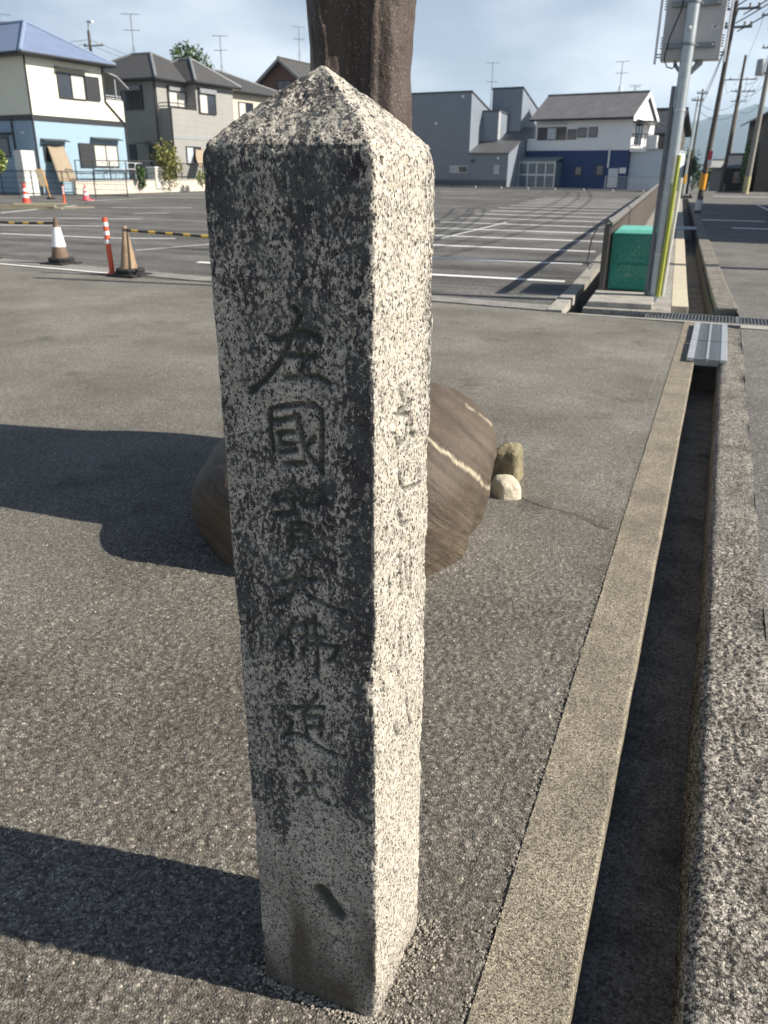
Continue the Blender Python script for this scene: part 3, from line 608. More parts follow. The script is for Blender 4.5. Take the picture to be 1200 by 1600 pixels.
    d = d*np.clip((1-Sr)*4, .15, 1); X3, Y3, Z3 = X2+nxv*d*hor-.0085*Z, Y2+nyv*d*hor, Z+up*d
    # soft corner blend so both faces share the edge
    # lichen cover: heavy on the shaded front, streaked downwards, thin near the ground
    streak = .5+.35*vnoise(X*34, Y*34, Z*2.6, 20)+.25*vnoise(X*80, Y*80, Z*5, 21); patch = .5+.5*vnoise(X*13, Y*13, Z*7, 22); fine = .5+.5*vnoise(X*55, Y*55, Z*22, 24)
    u = (X-PX0)/w
    band1 = np.exp(-((u-.30)/.10)**2)*.20*np.clip((1.25-Z)/.2, 0, 1); band2 = np.exp(-((u-.92)/.13)**2)*.30; band3 = np.exp(-((u-.62)/.06)**2)*.12*np.clip((Z-1.0)/.3, 0, 1)
    hgt = np.clip((Z-.34)/.16, 0, 1); topd = np.clip((Z-1.0)/.45, 0, 1)
    li_f = (.40 + .62*(streak*patch*2-.40) + band1 + band2 + band3 + .10*topd + .3*(fine-.5))*(.30+.70*hgt)
    li_s = .12 + .32*streak*patch + .12*(fine-.5) + .25*np.clip((Y-PY0-.15)/.06, 0, 1)*np.clip((Z-.7)/.5, 0, 1)
    li_c = .40 + .35*(fine-.5) + .2*(patch-.5)
    lichen = np.where(incap, np.where(face == 1, .28+.4*(fine-.5), li_c), np.where(face == 1, li_s*(.4+.6*hgt), .30+.40*np.tanh((li_f-.30)*2.0)))
    stain = np.where(face == 0, np.clip((.36-Z)/.2, 0, 1)*np.clip(.7+.8*vnoise(X*16, Y*16, Z*6, 30) + .55*np.exp(-((u-.33)/.09)**2)*np.clip(Z/.1, 0, 1), 0, 1), np.clip((.10-Z)/.10, 0, 1)*.35)
    carve_c = np.clip(carve*2.1, 0, 1)*np.where(face == 0, np.clip(.72+.4*(.5+.5*vnoise(X*25, Y*25, Z*25, 33)), 0, 1), .8); carve_c = np.maximum(carve_c, np.clip(hole*2.2, 0, 1))
    org = (cx, cy, 0.)
    o = grid_object('stone_pillar', np.stack([X3, Y3, Z3], -1), GRAN, None, dict(lichen=np.clip(lichen, 0, 1.2), carve=np.clip(carve_c, 0, 1), stain=np.clip(stain, 0, 1)), True, True, org)
    bm = bmesh.new(); bm.from_mesh(o.data); bmesh.ops.holes_fill(bm, edges=[e for e in bm.edges if e.is_boundary], sides=0); bmesh.ops.recalc_face_normals(bm, faces=bm.faces); bm.to_mesh(o.data); bm.free()
    return tag(o, 'square granite waymarker pillar with pyramid top and carved Chinese characters', 'stone pillar')
build_pillar()
# loose grit round the foot of the pillar and along the kerb joint
def pebbles(pts, col, name, lo, hi, parent=None):
    mb = MB()
    for (x, y, z) in pts:
        r = random.uniform(lo, hi); a = random.random()*6.28; k = [random.uniform(.6, 1.2) for _ in range(6)]
        p = [(x+r*k[i]*math.cos(a+i*1.57), y+r*k[i]*math.sin(a+i*1.57), z+r*.25) for i in range(4)]
        n = len(mb.v); mb.v += p + [(x, y, z+r*k[4]*.9), (x, y, z-r*.4)]
        for i in range(4): j = (i+1)%4; mb.f += [(n+i, n+j, n+4), (n+j, n+i, n+5)]
    return struct(mb.build(name, col, parent, smooth=False), kind='stuff')
GRIT = plain('grit', (.30,.27,.22), .9, .55, 300); pts = []
for i in range(1300):
    s_ = random.choice('frbl'); o_ = abs(random.gauss(0, .012 if s_ != 'r' else .04)); 
    t = random.random()
    if s_ == 'f': p = (PX0+t*(PX1-PX0), PY0-o_)
    elif s_ == 'r': p = (PX1+o_, PY0-.02+t*(PY1-PY0+.04))
    elif s_ == 'b': p = (PX0+t*(PX1-PX0), PY1+o_)
    else: p = (PX0-o_, PY0+t*(PY1-PY0))
    pts.append((*p, .001))
for i in range(500):
    pts.append((-.2125-abs(random.gauss(0, .012)), random.uniform(.7, 4.5), .001))
pebbles(pts, GRIT, 'loose_grit', .0016, .0048)['label'] = 'pale loose grit round the pillar foot and along the kerb'
pts = [(random.uniform(-2.6, -.25), random.uniform(.55, 4.5), .002) for _ in range(260)]
pebbles(pts, plain('pale_stone', (.42,.40,.36), .8, .4, 200), 'scattered_stones', .002, .0055)['label'] = 'small pale stones scattered on the forecourt'

# ================================================================== TALL BROWN STONE ON ITS BOULDER
def layer_of(P):
    nn = np.cross(ray(672,684), ray(778,776)); nn /= np.linalg.norm(nn); return (P-CAMP)@nn
def lumpy(name, c, half, zs, mat, label, cat, rot=0., seed=1, amp=.06, power=2.6, nseg=110, rows=80, vein=None, profile=None, leftcut=0., slant=0.):
    th = np.linspace(0, 2*math.pi, nseg, endpoint=False); t = np.linspace(0, 1, rows)
    TH, T = np.meshgrid(th, t); z0, z1 = zs
    prof = profile(T) if profile else np.clip(1-T**3.2, 0, 1)**(1/2.4)
    ce, se = np.cos(TH), np.sin(TH); rr = (np.abs(ce)**power + np.abs(se)**power)**(-1/power)
    X, Y, Z = ce*rr*prof*half[0], se*rr*prof*half[1], z0+(z1-z0)*T
    nz = vnoise(X*2.2+seed, Y*2.2, Z*2.2, seed)*amp + vnoise(X*5+seed, Y*5, Z*4, seed+1)*amp*.4 + vnoise(X*14, Y*14, Z*9, seed+2)*amp*.12 + vnoise(X*40, Y*40, Z*30, seed+3)*amp*.05
    X, Y = X + nz*ce*np.minimum(prof*3, 1), Y + nz*se*np.minimum(prof*3, 1); Z = Z + nz*.6*(T > .15)*(1-prof*.5)
    Z = Z*(1-leftcut*1.3*np.clip(-X/half[0]-.1, 0, 1)); X = np.where(X < 0, X*(1-leftcut*np.clip(.25-Y/half[1]*.75, 0, 1)), X); 
    if slant:   # sloping broken top and long vertical facets
        Z = Z + T**3*slant*(Y/half[1]*.9 - X/half[0]*.35); fct = .022*np.round(2.2*vnoise(TH*1.6, T*1.2, TH*0, seed+7))/2.2; X, Y = X*(1+fct/half[0]*.5), Y*(1+fct/half[1])
    ca, sa = math.cos(rot), math.sin(rot); P = np.stack([c[0]+X*ca-Y*sa, c[1]+X*sa+Y*ca, Z], -1)
    v = vein(P) if vein else np.zeros_like(X)
    o = grid_object(name, P, mat, None, dict(vein=v, layer=layer_of(P)), True, True, (c[0], c[1], 0))
    bm = bmesh.new(); bm.from_mesh(o.data); bmesh.ops.holes_fill(bm, edges=[e for e in bm.edges if e.is_boundary], sides=0); bmesh.ops.recalc_face_normals(bm, faces=bm.faces); bm.to_mesh(o.data); bm.free()
    return tag(o, label, cat)
def plane_vein(P, a, b, w):
    ra, rb = ray(*a), ray(*b); ra, rb = ra/np.linalg.norm(ra), rb/np.linalg.norm(rb); nn = np.cross(ra, rb); nn /= np.linalg.norm(nn); Q = P-CAMP
    dist = np.abs(Q@nn + .022*vnoise(P[...,0]*7, P[...,1]*7, P[...,2]*7, 50) + .006*vnoise(P[...,0]*40, P[...,1]*40, P[...,2]*40, 54)); ab = rb-ra; t = ((Q/np.linalg.norm(Q, axis=-1)[...,None]-ra)@ab)/(ab@ab)
    return np.clip(1.6-dist/w, 0, 1)*((t > -.35) & (t < 1.05))*(Q@np.array([-.39,.92,0]) < 3.6)*np.clip(vnoise(P[...,0]*30, P[...,1]*30, P[...,2]*30, 52)+1.0, 0, 1)
def boulder_vein(P): return np.clip(plane_vein(P, (672,684), (778,776), .0055) + .6*plane_vein(P, (738,640), (768,664), .004), 0, 1)
lumpy('base_boulder', (-1.45, 3.05), (.655, .64), (-.05, .67), ROCK, 'rounded brown banded boulder with a pale vein at the foot of the tall stone', 'boulder', math.radians(3), 5, .07, 3.6, 220, 150, boulder_vein,
      lambda T: np.clip(.93+.36*T-.25*T**2-1.03*T**5, 0.02, 2)**.8, .36)
lumpy('standing_stone', (-1.46, 3.42), (.205, .56), (.40, 2.75), ROCK_TALL, 'tall dark brown upright stone rising behind the granite pillar', 'standing stone', math.radians(21), 12, .05, 6.0, 170, 170, None,
      lambda T: np.clip(1.16-.34*T, 0, 2)*np.clip(1-.25*T**6-.73*T**40, 0, 1), 0., .28)
def small_stone(c, half, h, mat, label, seed, rot=0.): return lumpy('wedge_stone', c, half, (-.03, h), mat, label, 'stone', rot, seed, .045, 6., 60, 40, None, lambda T: np.clip(1.-.12*T-.86*T**14, .02, 2))
small_stone((-.84, 3.88), (.095, .12), .215, plain('mossy_stone', (.20,.17,.10), .85, .5, 25, bump=.5), 'small lichen-covered stone wedged behind the brown boulder', 61)
small_stone((-.79, 3.66), (.05, .08), .085, plain('cream_stone', (.55,.49,.37), .8, .15, 20, bump=.3), 'small cream stone tucked under the brown boulder edge', 62, .5)

# ================================================================== STREET FURNITURE BY THE LOT
def box_in(mb, F, s0, s1, z0, z1, o0, o1):
    """box in a facade frame: s along, o outwards"""
    q = [F(s0,o0), F(s1,o0), F(s1,o1), F(s0,o1)]; return mb.hexa([(*p, z0) for p in q]+[(*p, z1) for p in q])
# long dark fence: posts, cap rail and upright boards
f0 = P2(-1.30, .95); fence = thing('slat_fence', (*f0, gz(*f0)), 'long dark brown slat fence with sloped cap beside the green bin', 'fence')
FDARK = plain('fence_brown', (.095,.082,.072), .55, .2, 3, stretch=(3,3,.5)); FCAP = plain('fence_cap', (.15,.135,.12), .45, .15, 3, .2)
FH, FL = .89, 44.
bm_me = None
for k in range(290):
    v = .99 + .07 + k*.15
    if v > FL: break
    p = P2(-1.30, v); z = gz(*p)+.035
    if bm_me is None:
        b = MB(); q = [E2*a+D2*c for a, c in ((-.05,-.026),(.045,-.002),(.05,.012),(-.045,-.012))]; b.hexa([(*w_, .05) for w_ in q]+[(*w_, FH-.05) for w_ in q]); bm_me = bpy.data.meshes.new('board'); bm_me.from_pydata(b.v, [], b.f); bm_me.materials.append(FDARK)
    o = bpy.data.objects.new('board', bm_me); COL.objects.link(o); o.parent = fence; o.location = Vector((*p, z)) - Vector(ORG[fence.name])
for v in np.arange(.95, FL, 2.0):
    p = P2(-1.30, v); z = gz(*p)+.03; b = MB(); q = [p+E2*a+D2*c for a, c in ((-.03,-.03),(.03,-.03),(.03,.03),(-.03,.03))]; b.hexa([(*w_, z) for w_ in q]+[(*w_, z+FH) for w_ in q]); b.build('post', FDARK, fence)
    q = [p+E2*a+D2*c for a, c in ((-.07,-.07),(.07,-.07),(.07,.07),(-.07,.07))]; MB().hexa([(*w_, z) for w_ in q]+[(*w_, z+.02) for w_ in q]).build('foot_plate', GALV, fence)
mb = MB()
for a, b in zip(np.arange(.9, FL, 1.)[:-1], np.arange(.9, FL, 1.)[1:]):
    for (u0, u1, za, zb) in ((-.055, 0, FH-.02, FH+.03), (0, .055, FH+.03, FH-.02)):
        qa = [P2(-1.3+u0, a), P2(-1.3+u1, a), P2(-1.3+u1, b), P2(-1.3+u0, b)]; zz = [za, zb, zb, za]; mb.hexa([(*p, gz(*p)+.035+h) for p, h in zip(qa, zz)]+[(*p, gz(*p)+.065+h) for p, h in zip(qa, zz)])
mb.build('cap_rail', FCAP, fence)
bar2(MB(), -1.325, -1.275, .95, FL-1, .09, .13).build('bottom_rail', FDARK, fence)
c0 = P2(-1.42, .88); z = gz(*c0); MB().tube([(c0[0], c0[1], z+FH+.0), (c0[0]-.06, c0[1]-.02, z+FH-.15), (c0[0]-.09, c0[1]-.01, z+.45), (c0[0]-.05, c0[1], z+.36), (c0[0]-.02, c0[1], z+.42)], .008, 6).build('hanging_cord', WIRE, fence)

# green net bin
def green_bin():
    a, b, c, d = P2(-1.22, 1.05), P2(-.66, 1.05), P2(-.66, 2.15), P2(-1.22, 2.15); z = .101; zs = gz(*a)+.10; h = .70
    t = thing('net_bin', (*((a+c)/2), zs), 'green net rubbish bin with folding lids between fence and steel pole', 'bin')
    gf = plain('green_frame', (.01,.16,.11), .5, .1, 5); fr = MB()
    for zz in (.015, h*.47, h): 
        for p, q in ((a,b),(b,c),(c,d),(d,a)): fr.tube([(*p, zs+zz), (*q, zs+zz)], .012, 6)
    fr.build('frame', gf, t)
    for p in (a, b, c, d): MB().tube([(*p, zs), (*p, zs+h)], .013, 6).build('corner_tube', gf, t)
    m, nt, bs = newmat('green_net'); L = nt.links; bs.inputs['Base Color'].default_value = (.02,.26,.19,1); bs.inputs['Roughness'].default_value = .6
    tco = N(nt, 'ShaderNodeTexCoord'); br = N(nt, 'ShaderNodeTexVoronoi', Scale=70.); L.new(tco.outputs['Object'], br.inputs['Vector']); rr = ramp(nt, [(.40, .35), (.6, .9)]); L.new(br.outputs['Distance'], rr.inputs['Fac']); L.new(rr.outputs['Color'], bs.inputs['Alpha'])
    for p, q in ((a,b),(b,c),(c,d),(d,a)): 
        n_ = np.array([(q-p)[1], -(q-p)[0]]); n_ = n_/np.linalg.norm(n_)*.002
        MB().hexa([(*(p), zs+.01), (*(q), zs+.01), (*(q+n_), zs+.01), (*(p+n_), zs+.01), (*(p), zs+h), (*(q), zs+h), (*(q+n_), zs+h), (*(p+n_), zs+h)]).build('net_panel', m, t)
    lidm = plain('green_lid', (.13,.46,.37), .55, .12, 9, bump=.2)
    mid1, mid2 = (a+d)/2, (b+c)/2
    for q in ((a, b, mid2, mid1), (mid1, mid2, c, d)):
        cen = sum(q)/4; lo = [(*(cen+(p-cen)*1.04), zs+h+.006) for p in q]; hi = [(*(cen+(p-cen)*.86), zs+h+.055) for p in q]; bevel(MB().hexa(lo+hi).build('lid', lidm, t), .01)
    MB().hexa([(*p, zs+.004) for p in (a,b,c,d)]+[(*p, zs+.02) for p in (a,b,c,d)]).build('floor_panel', gf, t)
green_bin()

# steel pole carrying a grey cabinet
pb = gnd(1020, 474)[:2]; pz = .1
pole = thing('steel_pole', (*pb, gz(*pb)), 'galvanised steel pole standing in front of the grey cabinet', 'pole')
MB().tube([(*pb, 0), (*pb, 6.2)], .068, 20).build('shaft', GALV, pole, True)
MB().tube([(pb[0]-.095, pb[1]-.01, .1), (pb[0]-.095, pb[1]-.01, 2.45)], .026, 10).build('conduit', plain('conduit_grey', (.14,.15,.16), .5, .1), pole, True)
MB().tube([(pb[0]+.085, pb[1]-.03, .1), (pb[0]+.085, pb[1]-.03, 1.1)], .018, 8).build('conduit', plain('conduit_pale', (.5,.5,.47), .5, .1), pole, True)
for zz in (2.2, 1.3, .6): MB().lathe([(.071,-.012),(.073,-.01),(.073,.01),(.071,.012)], (*pb, zz), 20).build('strap', ALU, pole)
b = MB().lathe([(.02,-.02),(.025,0),(.02,.02)], (pb[0]-.01, pb[1]-.075, 3.02), 8); b.build('clamp_bolt', ALU, pole)
def cabinet():
    x0, x1, y0, z0, z1, dp = pb[0]-.30, pb[0]+.345, pb[1]+.12, 2.73, 3.75, .22
    t = thing('control_cabinet', (pb[0], y0, z0), 'grey metal sign cabinet clamped to the steel pole', 'cabinet')
    gm = plain('cabinet_grey', (.46,.455,.45), .5, .08, 3)
    bevel(MB().box((x0,y0,z0),(x1,y0+dp,z1)).build('case', gm, t), .008)
    for zc in (2.87, 3.28):
        for xa, xb in ((x0+.06, pb[0]-.06), (pb[0]+.06, x1-.06)):
            br = MB(); br.box((xa, y0-.045, zc-.025), (xb, y0-.001, zc+.025)); o = br.build('bracket', plain('bracket_grey', (.22,.24,.25), .5, .15, 10, .5), t); bevel(o, .003)
            for xx in (xa+.03, xb-.03): MB().lathe([(.009,-.006),(.009,.0),(.006,.004)], (xx, y0-.05, zc), 8).build('bolt', ALU, o)
        MB().lathe([(.072,-.016),(.077,-.012),(.077,.012),(.072,.016)], (*pb, zc), 20).build('clamp_band', plain('bracket_grey', (0,0,0)), t)
    for xr in (x0-.06, x1+.055):
        rod = MB().tube([(xr, y0+.05, z0-.03), (xr, y0+.05, z1+.05)], .014, 8).build('side_rod', ALU, t)
        for zz in [z0+.04, z0+.07] + list(np.arange(z0+.13, z0+.24, .027)) + list(np.arange(z0+.52, z0+.78, .027)):
            xe = x0 if xr < x0 else x1; span = zz < z0+.1 or abs(zz-z0-.76) < .03; xa, xb = sorted((xr if span else xe+math.copysign(.022, xr-xe), xe)); MB().box((xa, y0+.045, zz-.006), (xb, y0+.055, zz+.006)).build('fin', DARKM, rod)
    for k, (dx, dd) in enumerate(((-.13, -.05), (.10, .05), (.13, .05), (.16, .05))):
        xs_ = pb[0]+dx; MB().tube([(xs_, y0+.06, z0+.01), (xs_, y0+.06, z0-.04), (xs_*.6+pb[0]*.4, y0+.04, z0-.10), (pb[0]+math.copysign(.07, dx), y0-.02, z0-.11-.01*k)], .016 if k else .02, 8).build('cable_duct', plain('duct_grey', (.30,.30,.29), .6, .1), t, True)
    MB().tube([(pb[0]-.05, y0-.14, z1), (pb[0]-.13, y0-.10, 3.2), (pb[0]-.22, y0-.06, 2.95), (x0+.05, y0-.05, 2.74), (x0+.09, y0-.03, 2.66), (x0+.15, y0, 2.645), (x0+.19, y0+.05, 2.70)], .008, 6).build('loose_cable', WIRE, t, True)
    st = MB().box((x1-.13, y0-.003, 3.03), (x1-.05, y0-.0005, 3.07)).build('number_plate', WHITE, t)
    cu = bpy.data.curves.new('plate_number', 'FONT'); cu.body = '387'; cu.size = .042; cu.extrude = .0006; cu.align_x = 'CENTER'; cu.align_y = 'CENTER'
    tmp = bpy.data.objects.new('tmp_number', cu); COL.objects.link(tmp); dg = bpy.context.evaluated_depsgraph_get(); me = bpy.data.meshes.new_from_object(tmp.evaluated_get(dg)); bpy.data.objects.remove(tmp); bpy.data.curves.remove(cu)
    me.transform(Matrix.Translation(Vector((x1-.09, y0-.0045, 3.05))-Vector(ORG[t.name])) @ Matrix.Rotation(math.pi/2, 4, 'X')); me.materials.clear(); link('plate_number', me, DARKM, st)
cabinet()
# yellow guard of a stay wire beside the pole
ya, yb = np.array([pb[0]+.055, pb[1]-.10, .1]), np.array([pb[0]+.075, pb[1]-.10, 1.72])
gd = thing('wire_guard', tuple(ya), 'yellow plastic guard strip running up beside the steel pole', 'pole guard')
MB().tube([ya, ya*.5+yb*.5, yb], .026, 10).build('guard_tube', plain('guard_yellow', (.36,.38,.05), .5, .12, 6), gd, True)
MB().tube([ya+[.05,.04,0], yb*.85+ya*.15+[.06,.04,0]], .02, 8).build('pale_tube', plain('pale_pipe', (.58,.57,.52), .5, .1), gd, True)

# ------------------------------------------------------------------ cones, bars, posts
def cone(p, h, r, mat, label, group, bands=(), base='rubber', lean=0., squash=1., name='traffic_cone'):
    z = gz(*p); t = thing(name, (p[0], p[1], z+.004), label, 'traffic cone', group); n = 24; zb = .035
    def rad(q): return r*(1-q)+.032*q
    def ring(q, off=0): return [(p[0]+lean*q*h+(rad(q)+off)*math.cos(a)*squash, p[1]+(rad(q)+off)*math.sin(a), z+zb+q*(h-zb)) for a in np.linspace(0, 2*math.pi, n, endpoint=False)]
    def shell(q0, q1, off, nm, mt, par):
        b = MB(); rows = [ring(q, off) for q in np.linspace(q0, q1, 6)]
        for rw in rows: b.v += rw
        for i in range(5):
            for k in range(n): j = (k+1)%n; b.f.append((i*n+k, i*n+j, (i+1)*n+j, (i+1)*n+k))
        b.f.append(tuple(range(5*n, 6*n))); b.f.append(tuple(range(n-1, -1, -1))); return b.build(nm, mt, par, True)
    body = shell(0, 1, 0, 'cone_body', mat, t)
    for q0, q1, mt in bands: shell(q0, q1, .004, 'reflective_band', mt, body)
    bb = MB(); w = r*1.55; bb.box((p[0]-w, p[1]-w, z+.005), (p[0]+w, p[1]+w, z+.035)); bevel(bb.build('base_plate', mat if base != 'rubber' else BLACK, t), .012)
    if base == 'rubber':
        for k, (zz, rot) in enumerate(((.036, .1), (.075, .5))):
            b = MB(); pts = [(1.35*r*math.cos(a+rot)*(1+.08*math.sin(3*a+k)), 1.35*r*math.sin(a+rot)*(1+.06*math.cos(2*a))) for a in np.linspace(0, 2*math.pi, 12, endpoint=False)]
            b.prism([(p[0]+x+.02*k, p[1]+y-.015*k) for x, y in pts], z+zz, z+zz+.04); bevel(b.build('rubber_weight', BLACK, t), .01)
    MB().lathe([(.036, 0), (.04, .01), (.036, .02)], (p[0]+lean*h*.97, p[1], z+h*.93), 16).build('top_collar', BLACK, t)
    return t
CONEB = plain('faded_cone', (.16,.105,.075), .7, .3, 9, dirt=.6, bump=.2); CONER = plain('red_cone', (.62,.06,.035), .5, .1, 8); CONEP = plain('pink_cone', (.70,.09,.11), .5, .1, 8); REFL = plain('reflective_white', (.78,.79,.80), .35, .05, 12)
pc1, pc2 = lot(96, 413)[:2], lot(203, 431)[:2]
cone(pc1, .735, .155, CONEB, 'faded brown traffic cone wearing a white reflective sleeve', 'faded cones along the lot front', [(.36, .80, REFL)])
cone(pc2, .72, .16, plain('worn_cone', (.30,.205,.13), .7, .35, 7, dirt=.7, bump=.3), 'worn tan-brown creased traffic cone without sleeve beside the red post', 'faded cones along the lot front', squash=.78)
pc0 = lot(-28, 406)[:2]; cone(pc0, .73, .155, CONEB, 'faded brown traffic cone at the other end of the striped bar from the sleeved cone', 'faded cones along the lot front')
pc3 = lot(470, 448)[:2]; cone(pc3, .72, .155, CONEB, 'faded brown traffic cone behind the granite pillar', 'faded cones along the lot front')
def cone_bar(a, b, za, zb, label, shift=.5):
    A_, B_ = np.array([*a, za]), np.array([*b, zb]); L_ = np.linalg.norm(B_-A_); d = (B_-A_)/L_
    t = thing('cone_bar', tuple(A_), label, 'cone bar', 'striped bars between cones'); MB().tube([A_, (A_+B_)/2-[0,0,.03], B_], .019, 12).build('bar', plain('bar_black', (.035,.033,.03), .5, .2), t, True)
    for k in range(int(L_/.30)):
        f = (.12+k*.30)/L_; 
        def pt(q): q_ = abs(q-.5)*2; return A_*(1-q)+B_*q-np.array([0,0,.03])*(1-q_)
        MB().tube([pt(f), pt(min(1, f+.12/L_))], .0198, 12).build('yellow_band', plain('bar_yellow', (.62,.40,.05), .5, .15), t, True)
    for e in (A_, B_): MB().lathe([(.042,-.012),(.047,0),(.042,.012)], tuple(e), 16).build('ring', BLACK, t)
cone_bar(pc0, pc1, gz(*pc0)+.66, gz(*pc1)+.66, 'black and yellow striped bar resting on the sleeved cone')
cone_bar(pc2, pc3, gz(*pc2)+.66, gz(*pc3)+.64, 'black and yellow striped bar running from the creased cone behind the pillar')
def delineator(p, h, label, group, name='delineator_post', lean=(0,0)):
    z = gz(*p)+.004; t = thing(name, (*p, z), label, 'bollard', group); oc = plain('delineator_red', (.66,.10,.035), .5, .12, 8)
    def P_(q): return (p[0]+lean[0]*q, p[1]+lean[1]*q, z+h*q)
    MB().tube([P_(.03), P_(1)], [.041, .038], 16).build('post', oc, t, True)
    for q in (.55, .70, .85): MB().tube([P_(q), P_(q+.07)], .0405, 16).build('reflective_band', REFL, t, True)
    MB().lathe([(.10, 0), (.095, .015), (.06, .035), (.042, .05)], (*p, z), 20).build('base_disc', oc, t, True)
delineator(lot(176, 430)[:2], .83, 'red-orange delineator post with white bands beside the creased cone', 'delineator posts', lean=(-.03, 0))
delineator(lot(101, 318)[:2], .68, 'red-orange delineator post between the notice stand and pink cone', 'delineator posts')
B3 = [(.30,.46,REFL), (.60,.74,REFL)]
cone(lot(42, 320)[:2], .80, .17, CONER, 'red traffic cone with white stripes in front of the white locker', 'striped cones by the houses', B3, 'plate')
cone(lot(135, 313)[:2], .64, .16, CONEP, 'pinkish red traffic cone with white stripes under the railings', 'striped cones by the houses', B3, 'plate')
p = lot(80, 311.5)[:2]; z = gz(*p); t = thing('notice_stand', (*p, z), 'orange framed notice board on a leaning stand by the low wall', 'sign'); OR = plain('stand_orange', (.62,.30,.06), .5, .1)
MB().tube([(*p, z+.02), (p[0]-.22, p[1]-.05, z+.95)], .02, 8).build('stand_tube', OR, t)
q = np.array([p[0]-.24, p[1]-.06, z+.55]); e = np.array([.27, .12, 0]); up = np.array([-.13, -.03, .68])
MB().extrude([q-e*.5, q+e*.5, q+e*.5+up, q-e*.5+up], (.02,-.03,0)).build('board', plain('notice_pale', (.55,.45,.30), .6, .2, 10), t)
for a_, b_ in ((q-e*.5, q+e*.5), (q+e*.5, q+e*.5+up), (q+e*.5+up, q-e*.5+up), (q-e*.5+up, q-e*.5)): MB().tube([a_, b_], .03, 6).build('board_frame', OR, t)
MB().lathe([(.20,0),(.20,.06),(.12,.1)], (*p, z), 16).build('weight_base', BLACK, t)
# pile of planks at the edge of the lot
p0 = lot(-12, 327)[:2]; z = gz(*p0)
for k, (dx, dy, dz, ln, rt) in enumerate([(0,0,0,2.4,.5), (.35,.35,0,2.2,.6), (.1,.2,.07,2.0,.42), (.9,.9,0,2.2,.9), (.6,.4,.14,1.8,.7)]):
    c, s_ = math.cos(rt), math.sin(rt); b = MB(); q = [(p0[0]+dx+c*a-s_*w_, p0[1]+dy+s_*a+c*w_) for a, w_ in ((0,-.12),(ln,-.12),(ln,.12),(0,.12))]; b.hexa([(*w_, z+.01+dz) for w_ in q]+[(*w_, z+.07+dz) for w_ in q])
    tag(bevel(b.build('timber_plank', plain('old_timber', (.27,.24,.17), .85, .3, 4, stretch=(1,8,8)), org=(*p0, z)), .006), ['longest weathered plank lying under the pile by the striped cone', 'weathered plank laid flat beside the longest one', 'weathered plank lying on the pile, second layer', 'weathered plank turned away from the others, nearest the red post', 'short weathered plank topmost on the pile'][k], 'plank', 'planks piled at the lot edge')

# ================================================================== BUILDINGS
class Facade:
    """vertical wall plane: origin (x,y), direction az degrees right of +Y, outward side +1 right of the direction, -1 left"""
    def __init__(s, O, az, side=1):
        a = math.radians(az); s.O = np.array(O[:2], float); s.e = np.array([math.sin(a), math.cos(a)]); s.n = np.array([s.e[1], -s.e[0]])*side
    def __call__(s, t, o=0.): return s.O + s.e*t + s.n*o
    def hit(s, x, y, o=0.):
        r = ray(x, y); k = ((s.O+s.n*o)@s.n)/(r[:2]@s.n); p = CAMP + r*k; return (p[:2]-s.O)@s.e, p[2]
    def rect(s, x0, y0, x1, y1, o=0.):
        (a, za), (b, zb), (c, zc), (d, zd) = s.hit(x0,y0,o), s.hit(x1,y0,o), s.hit(x0,y1,o), s.hit(x1,y1,o)
        return (a+c)/2, (b+d)/2, (zc+zd)/2, (za+zb)/2
    def moved(s, o):
        f = Facade.__new__(Facade); f.O = s.O+s.n*o; f.e = s.e; f.n = s.n; return f
def wall_box(F, s0, s1, z0, z1, depth, name, mat, parent, proud=0.):
    return box_in(MB(), F, s0, s1, z0, z1, -depth, proud).build(name, mat, parent)
def window(F, rc, parent, panes=2, frame=TRIM, pane=GLASS, w=.05, out=.06, pane2=None, name='window'):
    s0, s1, z0, z1 = rc
    if s0 > s1: s0, s1 = s1, s0
    b = MB(); box_in(b, F, s0, s1, z1-w, z1, -.02, out); box_in(b, F, s0, s1, z0, z0+w, -.02, out+.02); box_in(b, F, s0, s0+w, z0+w, z1-w, -.02, out); box_in(b, F, s1-w, s1, z0+w, z1-w, -.02, out)
    o = b.build(name, frame, parent); iw = (s1-s0-2*w)/panes
    for k in range(panes):
        a = s0+w+k*iw; box_in(MB(), F, a+.012, a+iw-.012, z0+w, z1-w, -.01, out*.35+.012*(k%2)).build('pane', pane2 if (pane2 and k%2) else pane, o)
        if k: box_in(MB(), F, a-.022, a+.022, z0+w, z1-w, -.01, out*.8).build('mullion', frame, o)
    return o
def eyebrow(F, rc, parent, dep=.35, mat=None):
    s0, s1, z0, z1 = rc; b = MB(); q = [F(s0,0), F(s1,0), F(s1,dep), F(s0,dep)]; zt = (z0+z1)/2
    b.hexa([(*q[0], zt), (*q[1], zt), (*q[2], zt-.07), (*q[3], zt-.07), (*q[0], zt+.06), (*q[1], zt+.06), (*q[2], zt-.03), (*q[3], zt-.03)]); return b.build('canopy', mat or TRIM, parent)
def roof_poly(pts_bottom_top, thick, name, mat, parent):
    """each face of a roof is a slab"""
    b = MB()
    for f in pts_bottom_top:
        b.extrude([np.array(p, float) for p in f], (0, 0, thick))
    return b.build(name, mat, parent)
